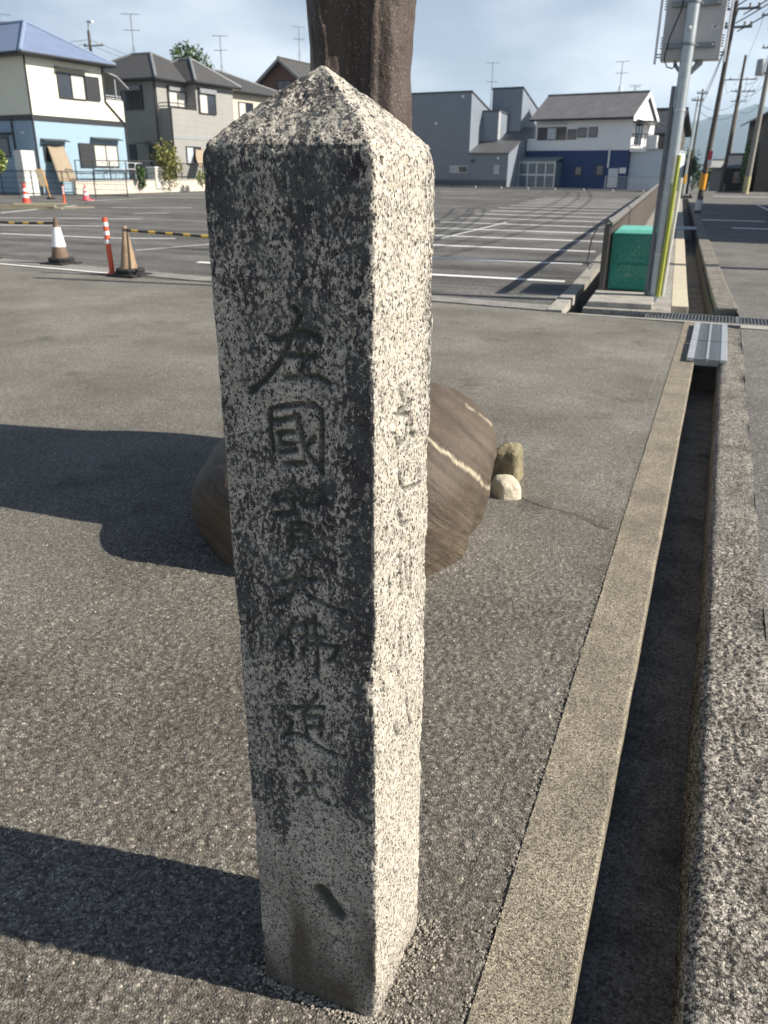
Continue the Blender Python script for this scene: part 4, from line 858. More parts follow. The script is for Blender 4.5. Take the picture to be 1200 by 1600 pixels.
def hip_roof(F, s0, s1, o0, o1, ze, rise, parent, mat, over=.45, ridge_mat=None, along='s'):
    """rectangle s0..s1 by o0..o1 (o negative = behind the facade)"""
    s0, s1, o0, o1 = s0-over, s1+over, o0-over, o1+over; w, d = s1-s0, o1-o0; i = min(w, d)/2
    E_ = [(*F(s0,o1), ze), (*F(s1,o1), ze), (*F(s1,o0), ze), (*F(s0,o0), ze)]
    if w >= d: R0, R1 = (*F(s0+i, (o0+o1)/2), ze+rise), (*F(s1-i, (o0+o1)/2), ze+rise); faces = [[E_[0],E_[1],R1,R0], [E_[1],E_[2],R1], [E_[2],E_[3],R0,R1], [E_[3],E_[0],R0]]; hips = [(E_[0],R0),(E_[1],R1),(E_[2],R1),(E_[3],R0)]
    else: R0, R1 = (*F((s0+s1)/2, o1-i), ze+rise), (*F((s0+s1)/2, o0+i), ze+rise); faces = [[E_[0],E_[1],R0], [E_[1],E_[2],R1,R0], [E_[2],E_[3],R1], [E_[3],E_[0],R0,R1]]; hips = [(E_[0],R0),(E_[1],R0),(E_[2],R1),(E_[3],R1)]
    ro = roof_poly(faces, .09, 'roof', mat, parent)
    for a, b in hips + [(R0, R1)]:
        if np.linalg.norm(np.array(a)-np.array(b)) > .05: MB().tube([np.array(a)+[0,0,.08], np.array(b)+[0,0,.1]], .09, 6).build('ridge_cap', ridge_mat or mat, ro)
    # fascia and gutter
    b = MB()
    for j in range(4):
        p, q = np.array(E_[j]), np.array(E_[(j+1)%4]); b.tube([p+[0,0,.02], q+[0,0,.02]], .075, 6)
    b.build('roof_gutter', TRIM, ro)
    b = MB(); b.extrude([np.array(p)-[0,0,.06] for p in E_], (0,0,.05)); b.build('soffit', TRIM, ro)
    return ro
def downpipe(F, s, o, z0, z1, parent, mat=TRIM, r=.045): return MB().tube([(*F(s,o), z0), (*F(s,o), z1)], r, 8).build('downpipe', mat, parent)

# ---- cream and blue house
F1 = Facade((-32.2, 34.0), 7.0); gb = gz(*F1.O)
h1 = thing('house', (*F1.O, gb), 'two-storey house, cream above and light blue below, blue roof', 'house', 'houses behind the car park')
CREAM = plain('cream_wall', (.76,.74,.60), .8, .04, 2, bump=.15, bscale=40); LBLUE = plain('blue_wall', (.27,.38,.46), .8, .05, 2, bump=.15, bscale=40)
ZB, ZE, L1 = 3.97, 6.62, 6.2
wall_box(F1, 0, L1, gb-.6, ZB-.13, 7.5, 'lower_wall', LBLUE, h1); wall_box(F1, 0, 4.95, ZB+.13, ZE, 7.5, 'upper_wall', CREAM, h1); wall_box(F1, 4.95, L1, ZB+.13, ZB+.2, 7.5, 'balcony_floor', CREAM, h1)
wall_box(F1, -.03, L1+.03, ZB-.13, ZB+.13, 7.53, 'storey_band', TRIM, h1, .03)
b = MB(); box_in(b, F1, 4.95, L1, ZB+.2, 5.12, -.12, .0); box_in(b, F1, L1-.12, L1, ZB+.2, 5.12, -3.2, -.12); b.build('balcony_wall', CREAM, h1)
b = MB()
for z_ in (5.2, 5.32): b.tube([(*F1(5.0,-.06), z_), (*F1(L1-.06,-.06), z_)], .025, 6)
b.build('balcony_rail', ALU, h1)
hip_roof(F1, 0, 4.95, -7.5, 0, ZE+.06, 1.75, h1, banded('blue_roof', (.17,.22,.33), .22, 'Z', .5, .4, .12, .7), .5, plain('blue_ridge', (.22,.28,.40), .5, .1))
aw = MB(); q = [(*F1(4.95,.15), 6.45), (*F1(5.8,.15), 6.25), (*F1(6.55,.15), 5.75)]
for p_, q_ in zip(q[:-1], q[1:]): d_ = np.array([*(-F1.n*3.2), 0]); aw.extrude([p_, q_, np.array(q_)+d_, np.array(p_)+d_], (0,0,.03))
aw = aw.build('awning', plain('awning_grey', (.20,.22,.24), .4, .1), h1)
for s_ in (5.75,): MB().tube([(*F1(s_,0), 5.1), (*F1(s_,0), 6.2)], .035, 6).build('awning_post', ALU, aw)
MB().tube(q, .04, 6).build('awning_edge', ALU, aw)
window(F1, F1.rect(90,115,132,155), h1, 2, TRIM, GLASS, pane2=GLASS_CURTAIN); box_in(MB(), F1, *F1.rect(132.5,120,154,157), 0, .10).build('shutter_box', TRIM, h1)
eyebrow(F1, F1.rect(85,105,133,112), h1); window(F1, F1.rect(68,226,99,253), h1, 1); eyebrow(F1, F1.rect(63,217,102,221), h1)
window(F1, F1.rect(147,226,184,261), h1, 2, TRIM, GLASS_CURTAIN); box_in(MB(), F1, *F1.rect(124,224,147,261), 0, .10).build('shutter_box', TRIM, h1); eyebrow(F1, F1.rect(141,215,185,219), h1)
downpipe(F1, .02, .06, gb, ZE, h1); downpipe(F1, 4.9, .05, 5.0, ZE, h1); downpipe(F1, 6.15, .05, gb, ZB, h1)
MB().tube([(*F1(4.9,.05), 5.0), (*F1(6.15,.06), ZB)], .045, 8).build('downpipe', TRIM, h1)
F1L = Facade(F1.O, 97.0, 1)    # shaded end wall, running to the left
F1L.n = -F1.e; F1L.e = -F1.n
window(F1L, (1.9, 3.0, 2.2, 3.1), h1, 1); eyebrow(F1L, (1.6, 3.2, 3.25, 3.3), h1); downpipe(F1L, 1.45, .05, gb, ZB, h1); box_in(MB(), F1L, .65, .8, 3.25, 3.35, 0, .08).build('vent_cap', WHITE, h1)
# sun shade cloth leaning from the window
a0, a1 = F1.hit(72,228), F1.hit(97,228); A_ = np.array([*F1(a0[0],.08), a0[1]]); B_ = np.array([*F1(a1[0],.08), a1[1]])
c0, c1 = F1.hit(93,284,.9), F1.hit(121,284,.9); C_ = np.array([*F1(c0[0],.9), c0[1]]); D_ = np.array([*F1(c1[0],.9), c1[1]])
Pg = np.zeros((14, 8, 3))
for i in range(14):
    for j in range(8): t_, u_ = i/13, j/7; Pg[i,j] = (A_*(1-u_)+B_*u_)*(1-t_)+(C_*(1-u_)+D_*u_)*t_ + np.array([*(F1.n*.10*math.sin(math.pi*t_)*math.sin(math.pi*u_)), -.06*math.sin(math.pi*u_)*(1-t_)])
cl = grid_object('shade_cloth', Pg, plain('tan_cloth', (.30,.24,.17), .9, .15, 12), None, org=tuple(C_)); tag(cl, 'tan cloth sunshade hung slanting from the blue house window', 'sunshade')
sol = cl.modifiers.new('thick', 'SOLIDIFY'); sol.thickness = .012
# white locker by the shaded end
lk = atd(42, 301, 42.3)[:2]; lz = gz(*lk); t = thing('locker', (*lk, lz), 'tall white storage locker standing at the corner of the blue house', 'locker')
FL1 = Facade(lk, 7.0); bevel(box_in(MB(), FL1, 0, .78, lz, lz+2.05, -.55, 0).build('case', plain('locker_white', (.62,.62,.59), .5, .05), t), .015)
for k in (0, 1): box_in(MB(), FL1, .03+k*.37, .385+k*.37, lz+.08, lz+1.95, 0, .018).build('door', plain('locker_white', (0,0,0)), t)

# ---- grey house
F2 = Facade(atd(243, 126, 52)[:2], 7.0); g2 = gz(*F2.O); Z2E = 6.45
h2 = thing('house', (*F2.O, g2), 'grey two-storey house with dark hipped roof and a corner balcony', 'house', 'houses behind the car park')
GREYW = banded('grey_siding', (.29,.285,.265), .30, 'Z', .75, .35, .08, .82); ROOFD = banded('dark_slate_roof', (.062,.06,.058), .16, 'Z', .7, .4, .2, .7); RIDGEG = plain('grey_ridge', (.20,.21,.22), .5, .1)
PO = .8; F2P = F2.moved(PO); sb = F2P.hit(306,150)[0]; sl = F2P.hit(265.5,175)[0]; s_end = F2.hit(349,142)[0]+.2; zbal = F2P.hit(280,170)[1]
wall_box(F2, 0, s_end, g2-.6, Z2E, 7.8, 'main_wall', GREYW, h2)
box_in(MB(), F2, sl, sb, g2-.6, zbal, 0.002, PO).build('porch_wall', GREYW, h2); box_in(MB(), F2, sb, s_end-.3, g2-.6, Z2E-.002, .002, PO).build('bay_wall', GREYW, h2)
hip_roof(F2, 0, s_end, -7.8, 0, Z2E+.05, 1.75, h2, ROOFD, .45, RIDGEG); hip_roof(F2, sb, s_end-.3, -3.6, PO, Z2E+.052, 1.45, h2, ROOFD, .40, RIDGEG)
b = MB(); zb_ = F2P.hit(270,213)[1]; 
box_in(MB(), F2, sl+.0, s_end-.32, zb_-.12, zb_+.08, PO, PO+.02).build('storey_band', plain('band_grey', (.26,.27,.28), .7, .1), h2)
bal = MB()
for z_ in (zbal+.10, zbal+.28): bal.tube([(*F2(sl,.03), z_), (*F2(sl,PO-.04), z_), (*F2(sb,PO-.04), z_)], .03, 6)
for f_ in (0, .33, .66): bal.tube([(*F2(sl+(sb-sl)*f_,PO-.04), zbal), (*F2(sl+(sb-sl)*f_,PO-.04), zbal+.28)], .025, 6)
bal.build('balcony_rail', TRIM, h2)
def shuttered(F, rc, parent, **k):
    s0, s1, z0, z1 = rc; hb = (z1-z0)*.2; window(F, (s0, s1, z0, z1-hb), parent, **k); box_in(MB(), F, s0, s1, z1-hb, z1, -.01, .16).build('roller_box', plain('roller_grey', (.22,.23,.24), .5, .1), parent); box_in(MB(), F, s0-.09, s0-.0, z0, z1, 0, .08).build('side_rail', TRIM, parent)
shuttered(F2, F2.rect(263,136,290,169), h2, pane=GLASS_CURTAIN, panes=2); shuttered(F2P, F2P.rect(311,139,336.5,178.5), h2, pane=GLASS_CURTAIN, pane2=GLASS, panes=2); window(F2P, F2P.rect(291,229,314,257), h2, 2, TRIM, FROST, pane2=GLASS)
downpipe(F2P, sl+.04, .05, g2, zbal, h2)
F2L = Facade(F2.O, 0); F2L.e = -F2.n; F2L.n = -F2.e
def rectL(F, *a): q = F.rect(*a); return min(q[0],q[1]), max(q[0],q[1]), q[2], q[3]
shuttered(F2L, rectL(F2L, 190,134,222,172), h2, panes=2); window(F2L, rectL(F2L, 201,226,214,259), h2, 1); window(F2L, rectL(F2L, 236,228,250,280), h2, 2, name='entrance_door'); eyebrow(F2L, rectL(F2L, 226,221,252,225), h2, .8)
downpipe(F2L, .12, .06, g2, Z2E, h2)
a0, a1 = F2P.hit(304,233), F2P.hit(316,233); c0, c1 = F2P.hit(312,262,.9), F2P.hit(326,262,.9); A_ = np.array([*F2P(a0[0],.08), a0[1]]); B_ = np.array([*F2P(a1[0],.08), a1[1]]); C_ = np.array([*F2P(c0[0],.9), c0[1]]); D_ = np.array([*F2P(c1[0],.9), c1[1]])
for i in range(14):
    for j in range(8): t_, u_ = i/13, j/7; Pg[i,j] = (A_*(1-u_)+B_*u_)*(1-t_)+(C_*(1-u_)+D_*u_)*t_ + np.array([*(-F1.n*.12*math.sin(math.pi*t_)), -.05*math.sin(math.pi*u_)])
cl = grid_object('shade_cloth', Pg, MATS['tan_cloth'], None, org=tuple(C_)); tag(cl, 'tan cloth sunshade bellying from the grey house window', 'sunshade'); sol = cl.modifiers.new('thick', 'SOLIDIFY'); sol.thickness = .012

# ---- cream tiled-wall house behind the grey one
F3 = Facade(atd(346, 141, 60)[:2], 7.0); g3 = gz(*F3.O); ze3 = F3.hit(352,143)[1]
h3 = thing('house', (*F3.O, g3), 'pale cream house with dark hipped roof next to the grey house', 'house', 'houses behind the car park')
wall_box(F3, 0, 7.5, g3-.6, ze3, 7, 'main_wall', banded('cream_brick', (.55,.50,.40), .12, 'Z', .8, .4, .08, .8), h3)
hip_roof(F3, 0, 7.5, -7, 0, ze3+.05, 1.6, h3, ROOFD, .5, RIDGEG); window(F3, F3.rect(372.5,160,395,186), h3, 2, TRIM, GLASS_CURTAIN, pane2=GLASS); downpipe(F3, .15, .06, g3, ze3, h3, WHITE)
# ---- brown gabled house
def gable_house(name, F, w, d, z0, ze, zr, wallm, roofm, label, over=.5, group='houses behind the car park', wins=(), bargem=None, base=.6):
    """gable end lies in the facade plane s 0..w, ridge runs back from it"""
    t = thing(name, (*F(w/2, 0), z0), label, 'house', group); b = MB()
    b.extrude([(*F(0,0), z0-base), (*F(w,0), z0-base), (*F(w,0), ze), (*F(w/2,0), zr), (*F(0,0), ze)], (*(-F.n*d), 0)); b.build('wall', wallm, t)
    k = (zr-ze)/(w/2); r = []
    for sgn in (-1, 1):
        s_ = w/2 + sgn*(w/2+over); zz = zr-k*(w/2+over)
        r.append([(*F(w/2,over), zr+.02), (*F(s_,over), zz+.02), (*F(s_,-d-over), zz+.02), (*F(w/2,-d-over), zr+.02)])
    ro = roof_poly(r, .12, 'roof', roofm, t); MB().tube([(*F(w/2,over+.02), zr+.13), (*F(w/2,-d-over), zr+.13)], .11, 6).build('ridge_cap', roofm, ro)
    if bargem:
        for sgn in (-1, 1):
            s_ = w/2 + sgn*(w/2+over); zz = zr-k*(w/2+over); MB().extrude([(*F(w/2,over+.01), zr-.12), (*F(s_,over+.01), zz-.12), (*F(s_,over+.01), zz+.13), (*F(w/2,over+.01), zr+.13)], (*(F.n*.05), 0)).build('bargeboard', bargem, ro)
    for rc in wins: window(F, rc, t, 2)
    return t
cA = atd(441, 92, 72); F4 = Facade(cA[:2], 96.0, 1); F4.O = F4.O - F4.e*3.0; g4 = gz(*F4.O); zr4 = cA[2]
gable_house('house', F4, 6.0, 9, g4, zr4-2.3, zr4-.1, plain('brown_wall', (.16,.095,.075), .8, .1, 2), ROOFD, 'brown house with a steep gable showing beyond the pale cream house', .6, wins=[F4.rect(433,126,456,142)], bargem=plain('barge_pale', (.30,.29,.28), .6, .25, 6))

# ---- low wall with railing along the left edge of the lot, garden things
FW = Facade(F1(1.0, 1.35), 7.0); 
def low_wall():
    t = thing('garden_wall', (*FW.O, gz(*FW.O)), 'low cream rendered garden wall along the car park edge', 'wall'); b = MB()
    ss = np.linspace(0, 20, 12)
    for a, c in zip(ss[:-1], ss[1:]): 
        q = [FW(a,-.15), FW(c,-.15), FW(c,0), FW(a,0)]; zt = F1.hit(130,288)[1]; b.hexa([(*p, gz(*p)-.4) for p in q]+[(*p, gz(*p)+.62) for p in q])
    b.build('wall_body', plain('cream_render', (.55,.50,.42), .85, .15, 5, bump=.3, dirt=.3), t); b = MB()
    for a, c in zip(ss[:-1], ss[1:]): q = [FW(a,-.17), FW(c,-.17), FW(c,.02), FW(a,.02)]; b.hexa([(*p, gz(*p)+.62) for p in q]+[(*p, gz(*p)+.68) for p in q])
    b.build('coping', plain('coping_grey', (.32,.30,.27), .8, .15, 5), t)
low_wall()
def railing(F, s0, s1, zoff, h, label, name, post=1.5, rails=(1., .45), wires=6, mesh=False, mat=TRIM, r=.03):
    p = F(s0); t = thing(name, (*p, gz(*p)+zoff), label, 'railing', 'railings round the car park')
    for s_ in np.arange(s0, s1+.01, post): p = F(s_); z = gz(*p)+zoff; MB().tube([(*p, z), (*p, z+h)], r, 8).build('post', mat, t)
    for f_ in rails:
        b = MB(); pts = [(*F(s_), gz(*F(s_))+zoff+h*f_) for s_ in np.linspace(s0, s1, 6)]; b.tube(pts, r*.85, 6); b.build('rail', mat, t)
    if wires:
        b = MB()
        for f_ in np.linspace(.08, .94, wires): b.tube([(*F(s0), gz(*F(s0))+zoff+h*f_), (*F(s1), gz(*F(s1))+zoff+h*f_)], .008, 4)
        if mesh:
            for s_ in np.arange(s0, s1, .16): p = F(s_); z = gz(*p)+zoff; b.tube([(*p, z+.05), (*p, z+h*.97)], .007, 4)
        struct(b.build('wire_mesh' if mesh else 'wires', mat, t), kind='stuff')
    return t
railing(FW.moved(-.07), .2, 7.0, .68, .95, 'dark railing on the cream garden wall before the blue house', 'railing', 1.15, (1., .35), 0)
railing(FW.moved(-.07), 8.0, 19, .68, .85, 'dark wire railing on the garden wall before the grey house', 'railing', 1.9, (1.,), 9)
# free-standing mesh fence panels on the lot
fa, fb = lot(-40, 304)[:2], lot(200, 309.5)[:2]; v_ = fb-fa; FM = Facade(fa, math.degrees(math.atan2(v_[0], v_[1]))); FM.O = fa
mf = np.linalg.norm(v_)
railing(FM, 0, mf, .02, 1.12, 'free-standing dark mesh fence on the car park before the houses', 'mesh_fence', mf/5, (1., .08), 5, True, r=.025)
t = thing('clothes_rack', (*F1(4.3,.8), gb), 'pale metal drying rack under the blue house window', 'drying rack'); b = MB()
for z_ in (2.02,): b.tube([(*F1(3.7,.55), z_), (*F1(6.6,.55), z_)], .03, 6); b.tube([(*F1(3.4,.9), z_-.32), (*F1(6.0,.9), z_-.32)], .03, 6)
b.build('bar', ALU, t)
for s_ in (4.4, 5.9): MB().tube([(*F1(s_,.7), gb), (*F1(s_,.7), 1.9), (*F1(s_+.12,.7), 2.0), (*F1(s_+.3,.6), 2.03)], .028, 6).build('leg', ALU, t)
pbx = atd(252, 285, 49.)[:2]; z = gz(*pbx)+.5; t = thing('garden_chest', (*pbx, z), 'pale storage chest with white cover behind the garden wall', 'chest'); FC = Facade(pbx, 7.)
bevel(box_in(MB(), FC, -.4, .6, z-.3, z+.75, -.6, 0).build('body', plain('chest_pale', (.55,.53,.46), .7, .08), t), .02); bevel(box_in(MB(), FC, -.45, .65, z+.76, z+.84, -.65, .04).build('lid', WHITE, t), .02)

# ---- right-hand group: dark metal house
A5 = atd(735, 291, 67.); F5 = Facade(A5[:2], 97.5, 1); g5 = gz(*F5.O)
if F5.n[1] > 0: F5.n = -F5.n
METAL = banded('metal_siding', (.205,.235,.275), .12, 'X', .45, .25, .06, .9)
h5 = thing('house', (*F5.O, g5), 'dark grey-blue metal-clad house of plain boxes with slanting tops', 'house', 'houses behind the car park')
def slant_box(F, s0, s1, z0, zf, zbk, d, name, mat, parent, o=0.):
    b = MB(); q = [F(s0,o), F(s1,o), F(s1,o-d), F(s0,o-d)]; b.hexa([(*p, z0) for p in q]+[(*q[0], zf), (*q[1], zf), (*q[2], zbk), (*q[3], zbk)]); w_ = b.build(name, mat, parent)
    b = MB(); q = [F(s0-.06,o+.06), F(s1+.06,o+.06), F(s1+.06,o-d-.06), F(s0-.06,o-d-.06)]; zz = [zf,zf,zbk,zbk]; b.hexa([(*p, z_+.01) for p, z_ in zip(q, zz)]+[(*p, z_+.12) for p, z_ in zip(q, zz)]); b.build('roof', plain('metal_roof', (.07,.075,.085), .5, .1), parent); return w_
zt = F5.hit(737,144)[1]; sA = F5.hit(600,200)[0]; s_main = F5.hit(735,200)[0]
slant_box(F5, sA, s_main, g5-.6, zt, zt-1.6, 5.5, 'main_block', METAL, h5)
zl = F5.hit(760,240)[1]; s_low = F5.hit(793,265)[0]
b = MB(); q = [F5(s_main+.002,0), F5(s_low,0), F5(s_low,-5), F5(s_main+.002,-5)]; b.hexa([(*p, g5-.6) for p in q]+[(*q[0], zl), (*q[1], zl), (*q[2], zl+1.9), (*q[3], zl+1.9)]); b.build('lean_to_wall', METAL, h5)
b = MB(); q = [F5(s_main+.004,.15), F5(s_low+.1,.15), F5(s_low+.1,-5), F5(s_main+.004,-5)]; zz = [zl-.05,zl-.05,zl+1.92,zl+1.92]; b.hexa([(*p, z_+.02) for p, z_ in zip(q, zz)]+[(*p, z_+.10) for p, z_ in zip(q, zz)]); b.build('lean_to_roof', plain('lean_to_slate', (.10,.10,.105), .6, .2, 3), h5)
Fd = F5.moved(-2.2); r_ = Fd.rect(750,175,779,222); slant_box(Fd, r_[0], r_[1], r_[2]-.8, r_[3], r_[3]-.15, 2.0, 'dormer_block', METAL, h5); MB().tube([(*Fd(r_[1]+.03,.05), r_[2]+.2), (*Fd(r_[1]+.03,.05), r_[3])], .09, 8).build('downpipe', WHITE, h5)  # white tube put in for the sunlit right edge of the dormer
Ft = F5.moved(-4.2); r_ = Ft.rect(768,139,815,214); slant_box(Ft, r_[0], r_[1], g5-.4, r_[3], r_[3]-1.9, 5.5, 'tower_block', METAL, h5)
window(F5, F5.rect(703,259,731,270), h5, 2, ALU, FROST, pane2=GLASS); window(F5, F5.rect(772,258,780,272), h5, 1, ALU, FROST); box_in(MB(), F5, *F5.rect(737,249,742,254), 0, .12).build('vent_cap', plain('metal_roof', (0,0,0)), h5)
for x_, y_ in ((724,151), (682,193), (779,247)): s_, z_ = F5.hit(x_, y_); MB().lathe([(.09,-.09),(.12,0),(.09,.09)], (*F5(s_,.05), z_), 10).build('vent_cap', WHITE, h5)
box_in(MB(), F5, sA, s_low, g5+.0, g5+.55, .0, .03).build('plinth', plain('plinth_grey', (.12,.125,.135), .8, .1), h5)
# ---- white and navy house
A6 = atd(910, 294, 66.); F6 = Facade(A6[:2], 101.0, 1); g6 = gz(*F6.O)
if F6.n[1] > 0: F6.n = -F6.n
h6 = thing('house', (*F6.O, g6), 'house with white upper storey over navy blue ground floor and grey gabled roof', 'house', 'houses behind the car park')
WHT = plain('white_wall', (.80,.80,.80), .7, .03, 2); NAVY = plain('navy_wall', (.02,.048,.15), .7, .08, 2)
s0, s1 = F6.hit(837,210)[0], F6.hit(987,210)[0]; zm = F6.hit(905,235)[1]; ze6 = F6.hit(910,185)[1]; zr6 = ze6+1.75; d6 = 5.6
sl0 = F6.hit(821,260)[0]; sl1 = F6.hit(979,260)[0]
wall_box(F6, sl0, sl1, g6-.6, zm, d6, 'lower_wall', NAVY, h6)
b = MB(); b.extrude([(*F6(s0,.02), zm), (*F6(s0,-d6), zm), (*F6(s0,-d6), ze6), (*F6(s0,-d6/2), zr6-.1), (*F6(s0,.02), ze6)], (*(F6.e*(s1-s0)), 0)); b.build('upper_wall', WHT, h6)
box_in(MB(), F6, sl0, s0, zm, F6.hit(828,217)[1], -3, .022).build('parapet', WHT, h6)
rm = banded('grey_slate', (.16,.155,.16), .2, 'Z', .65, .5, .25, .6)
so0, so1 = F6.hit(832,187)[0], s1+.15; r = []
for oo in (.55, -d6-.55):
    r.append([(*F6(so0,oo), ze6-.1), (*F6(so1,oo), ze6-.1), (*F6(so1,-d6/2), zr6), (*F6(so0,-d6/2), zr6)])
ro = roof_poly(r, .1, 'roof', rm, h6); MB().tube([(*F6(so0,-d6/2), zr6+.1), (*F6(so1,-d6/2), zr6+.1)], .1, 6).build('ridge_cap', rm, ro)
MB().tube([(*F6(so0,.6), ze6-.1), (*F6(so1,.6), ze6-.1)], .07, 6).build('roof_gutter', TRIM, ro)
for oo in (.55, -d6-.55): b = MB(); b.extrude([(*F6(so1+.01,oo), ze6-.32), (*F6(so1+.01,-d6/2), zr6-.2), (*F6(so1+.01,-d6/2), zr6+.12), (*F6(so1+.01,oo), ze6+.02)], (*(F6.e*.06), 0)); b.build('bargeboard', WHT, ro)
window(F6, F6.rect(840,199,885,219), h6, 3, TRIM, GLASS, pane2=FROST); eyebrow(F6, F6.rect(840,193,888,196), h6, .5, WHT)
for rc in ((887,202,901,218), (903,199.5,917,215), (920,198.5,934,214.5)): window(F6, F6.rect(*rc), h6, 1)
for rc in ((898,260,909,274), (931,258,943,274)): window(F6, F6.rect(*rc), h6, 1)
box_in(MB(), F6, *F6.rect(950,263,965,293), 0, .06).build('door', plain('door_pale', (.62,.64,.66), .6, .05), h6); s_, z_ = F6.hit(953,236); downpipe(F6, s_, .08, F6.hit(951,262)[1], z_+.3, h6, WHITE, .07)
box_in(MB(), F6, *F6.rect(968,262,978,271), 0, .05).build('notice_plate', WHITE, h6)
F6R = Facade(F6(s1), 0); F6R.e = -F6.n; F6R.n = F6.e
b = MB(); 
for z_ in (zm+.1, zm+1.05): b.tube([(*F6R(.1,0), z_), (*F6R(.1,1.0), z_), (*F6R(5,1.0), z_)], .035, 6)
for k in range(14): b.tube([(*F6R(.1+k*.35,1.0), zm+.1), (*F6R(.1+k*.35,1.0), zm+1.05)], .02, 5)
for k in range(4): b.tube([(*F6R(.1,.1+k*.28), zm+.1), (*F6R(.1,.1+k*.28), zm+1.05)], .02, 5)
b.build('balcony_rail', TRIM, h6); box_in(MB(), F6R, 0.02, 5, zm-.12, zm+.06, .0, 1.1).build('balcony_floor', WHT, h6)
window(F6R, (.8, 2.4, zm+.4, zm+2.1), h6, 2); box_in(MB(), F6R, -.05, 4.5, ze6-.35, ze6-.25, 0, 1.3).build('balcony_canopy', TRIM, h6)
ac = thing('air_conditioner', (*F6R(.3,1.3), zm+.1), 'white air conditioner unit outside the balcony of the white and navy house', 'air conditioner'); bevel(box_in(MB(), F6R, .25, .65, zm+.1, zm+.95, 1.06, 1.8).build('case', WHITE, ac), .03)
MB().lathe([(.30,-.01),(.30,.01),(.05,.015)], (0,0,0), 20)
# pale panel wall beside it
rP = F6.rect(981,238,1050,296); pw = thing('panel_building', (*F6(rP[0]+1,-.6), g6), 'low pale grey-blue flat-walled building beside the navy wall', 'building', 'houses behind the car park'); wall_box(F6, sl1+.05, sl1+2.9, g6-.6, zm-.05, 5, 'wall', plain('pale_blue_panel', (.50,.56,.62), .65, .05, 1), pw, -.5); wall_box(F6, sl1+.02, sl1+2.95, zm-.05, zm+.05, 5.05, 'parapet_cap', plain('parapet_grey', (.40,.44,.48), .6, .1), pw, -.46)
b = MB()
for z_ in (zm+.5, zm+.9): b.tube([(*F6(sl1+1.4,-.6), z_), (*F6(sl1+2.85,-.6), z_)], .03, 5)
for k in range(5): b.tube([(*F6(sl1+1.4+k*.31,-.6), zm+.05), (*F6(sl1+1.4+k*.31,-.6), zm+.9)], .02, 4)
b.build('roof_rail', TRIM, pw)
# glazed annex in front of the navy wall
def annex():
    FA = F6.moved(1.3); rc = FA.rect(797,252,866,293); s0, s1, _, z1 = rc; z0 = gz(*FA(s0))-.1; t = thing('glazed_annex', (*FA((s0+s1)/2), z0), 'aluminium glazed lean-to annex before the navy wall', 'annex'); b = MB()
    for z_ in (z0+.12, (z0+z1)/2+.05, z1-.08): box_in(b, FA, s0, s1, z_-.06, z_+.06, -.08, .0)
    fr = b.build('rail_frame', ALU, t); n_ = 5
    for k in range(n_+1): s_ = s0+(s1-s0)*k/n_; box_in(MB(), FA, s_-.05, s_+.05, z0, z1, -.09, .02).build('mullion', ALU, t)
    for k in range(n_):
        for za, zc in ((z0+.18, (z0+z1)/2-.01), ((z0+z1)/2+.11, z1-.14)): box_in(MB(), FA, s0+(s1-s0)*k/n_+.05, s0+(s1-s0)*(k+1)/n_-.05, za, zc, -.05, -.03).build('pane', plain('annex_glass', (.12,.16,.2), .15, .2, 2, spec=.7), t)
    b = MB(); q = [FA(s0-.1,.2), FA(s1+.15,.2), FA(s1+.15,-1.28), FA(s0-.1,-1.28)]; b.hexa([(*q[0], z1), (*q[1], z1), (*q[2], z1+.28), (*q[3], z1+.28), (*q[0], z1+.06), (*q[1], z1+.06), (*q[2], z1+.34), (*q[3], z1+.34)]); b.build('roof', plain('annex_roof', (.20,.25,.25), .4, .1), t)
    for s_ in (s0, s1): box_in(MB(), FA, s_-.03, s_+.03, z0, z1, -1.28, -.09).build('end_panel', plain('annex_glass', (0,0,0)), t)
annex()
FB = F6.moved(2.2); a_, b_ = FB.hit(946,280)[0], FB.hit(1030,280)[0]
railing(FB, a_, b_, 0., .95, 'low wire mesh fence before the pale panel building', 'mesh_fence', 1.9, (1., .06), 6, True, GALV, .025)
# kerb of blocks at the back of the lot
for k in range(10):
    s_ = F5.hit(640,290)[0]+k*2.1; q = F5(s_, .9); bevel(box_in(MB(), F5, s_, s_+1.95, gz(*q)-.05, gz(*q)+.13, .7, .9).build('kerb_block', MATS.get('coping_grey'), lotS), .02)
pt_ = lot(932, 294.5)[:2]; z = gz(*pt_); t = thing('floor_scale', (*pt_, z), 'small white upright platform stand before the navy wall', 'platform stand'); bevel(MB().box((pt_[0]-.75,pt_[1]-.3,z+.02),(pt_[0]+.75,pt_[1]+.3,z+.32)).build('platform', WHITE, t), .04); MB().tube([(pt_[0]-.25, pt_[1], z+.3), (pt_[0]-.2, pt_[1], z+1.15)], .09, 8).build('column', WHITE, t)

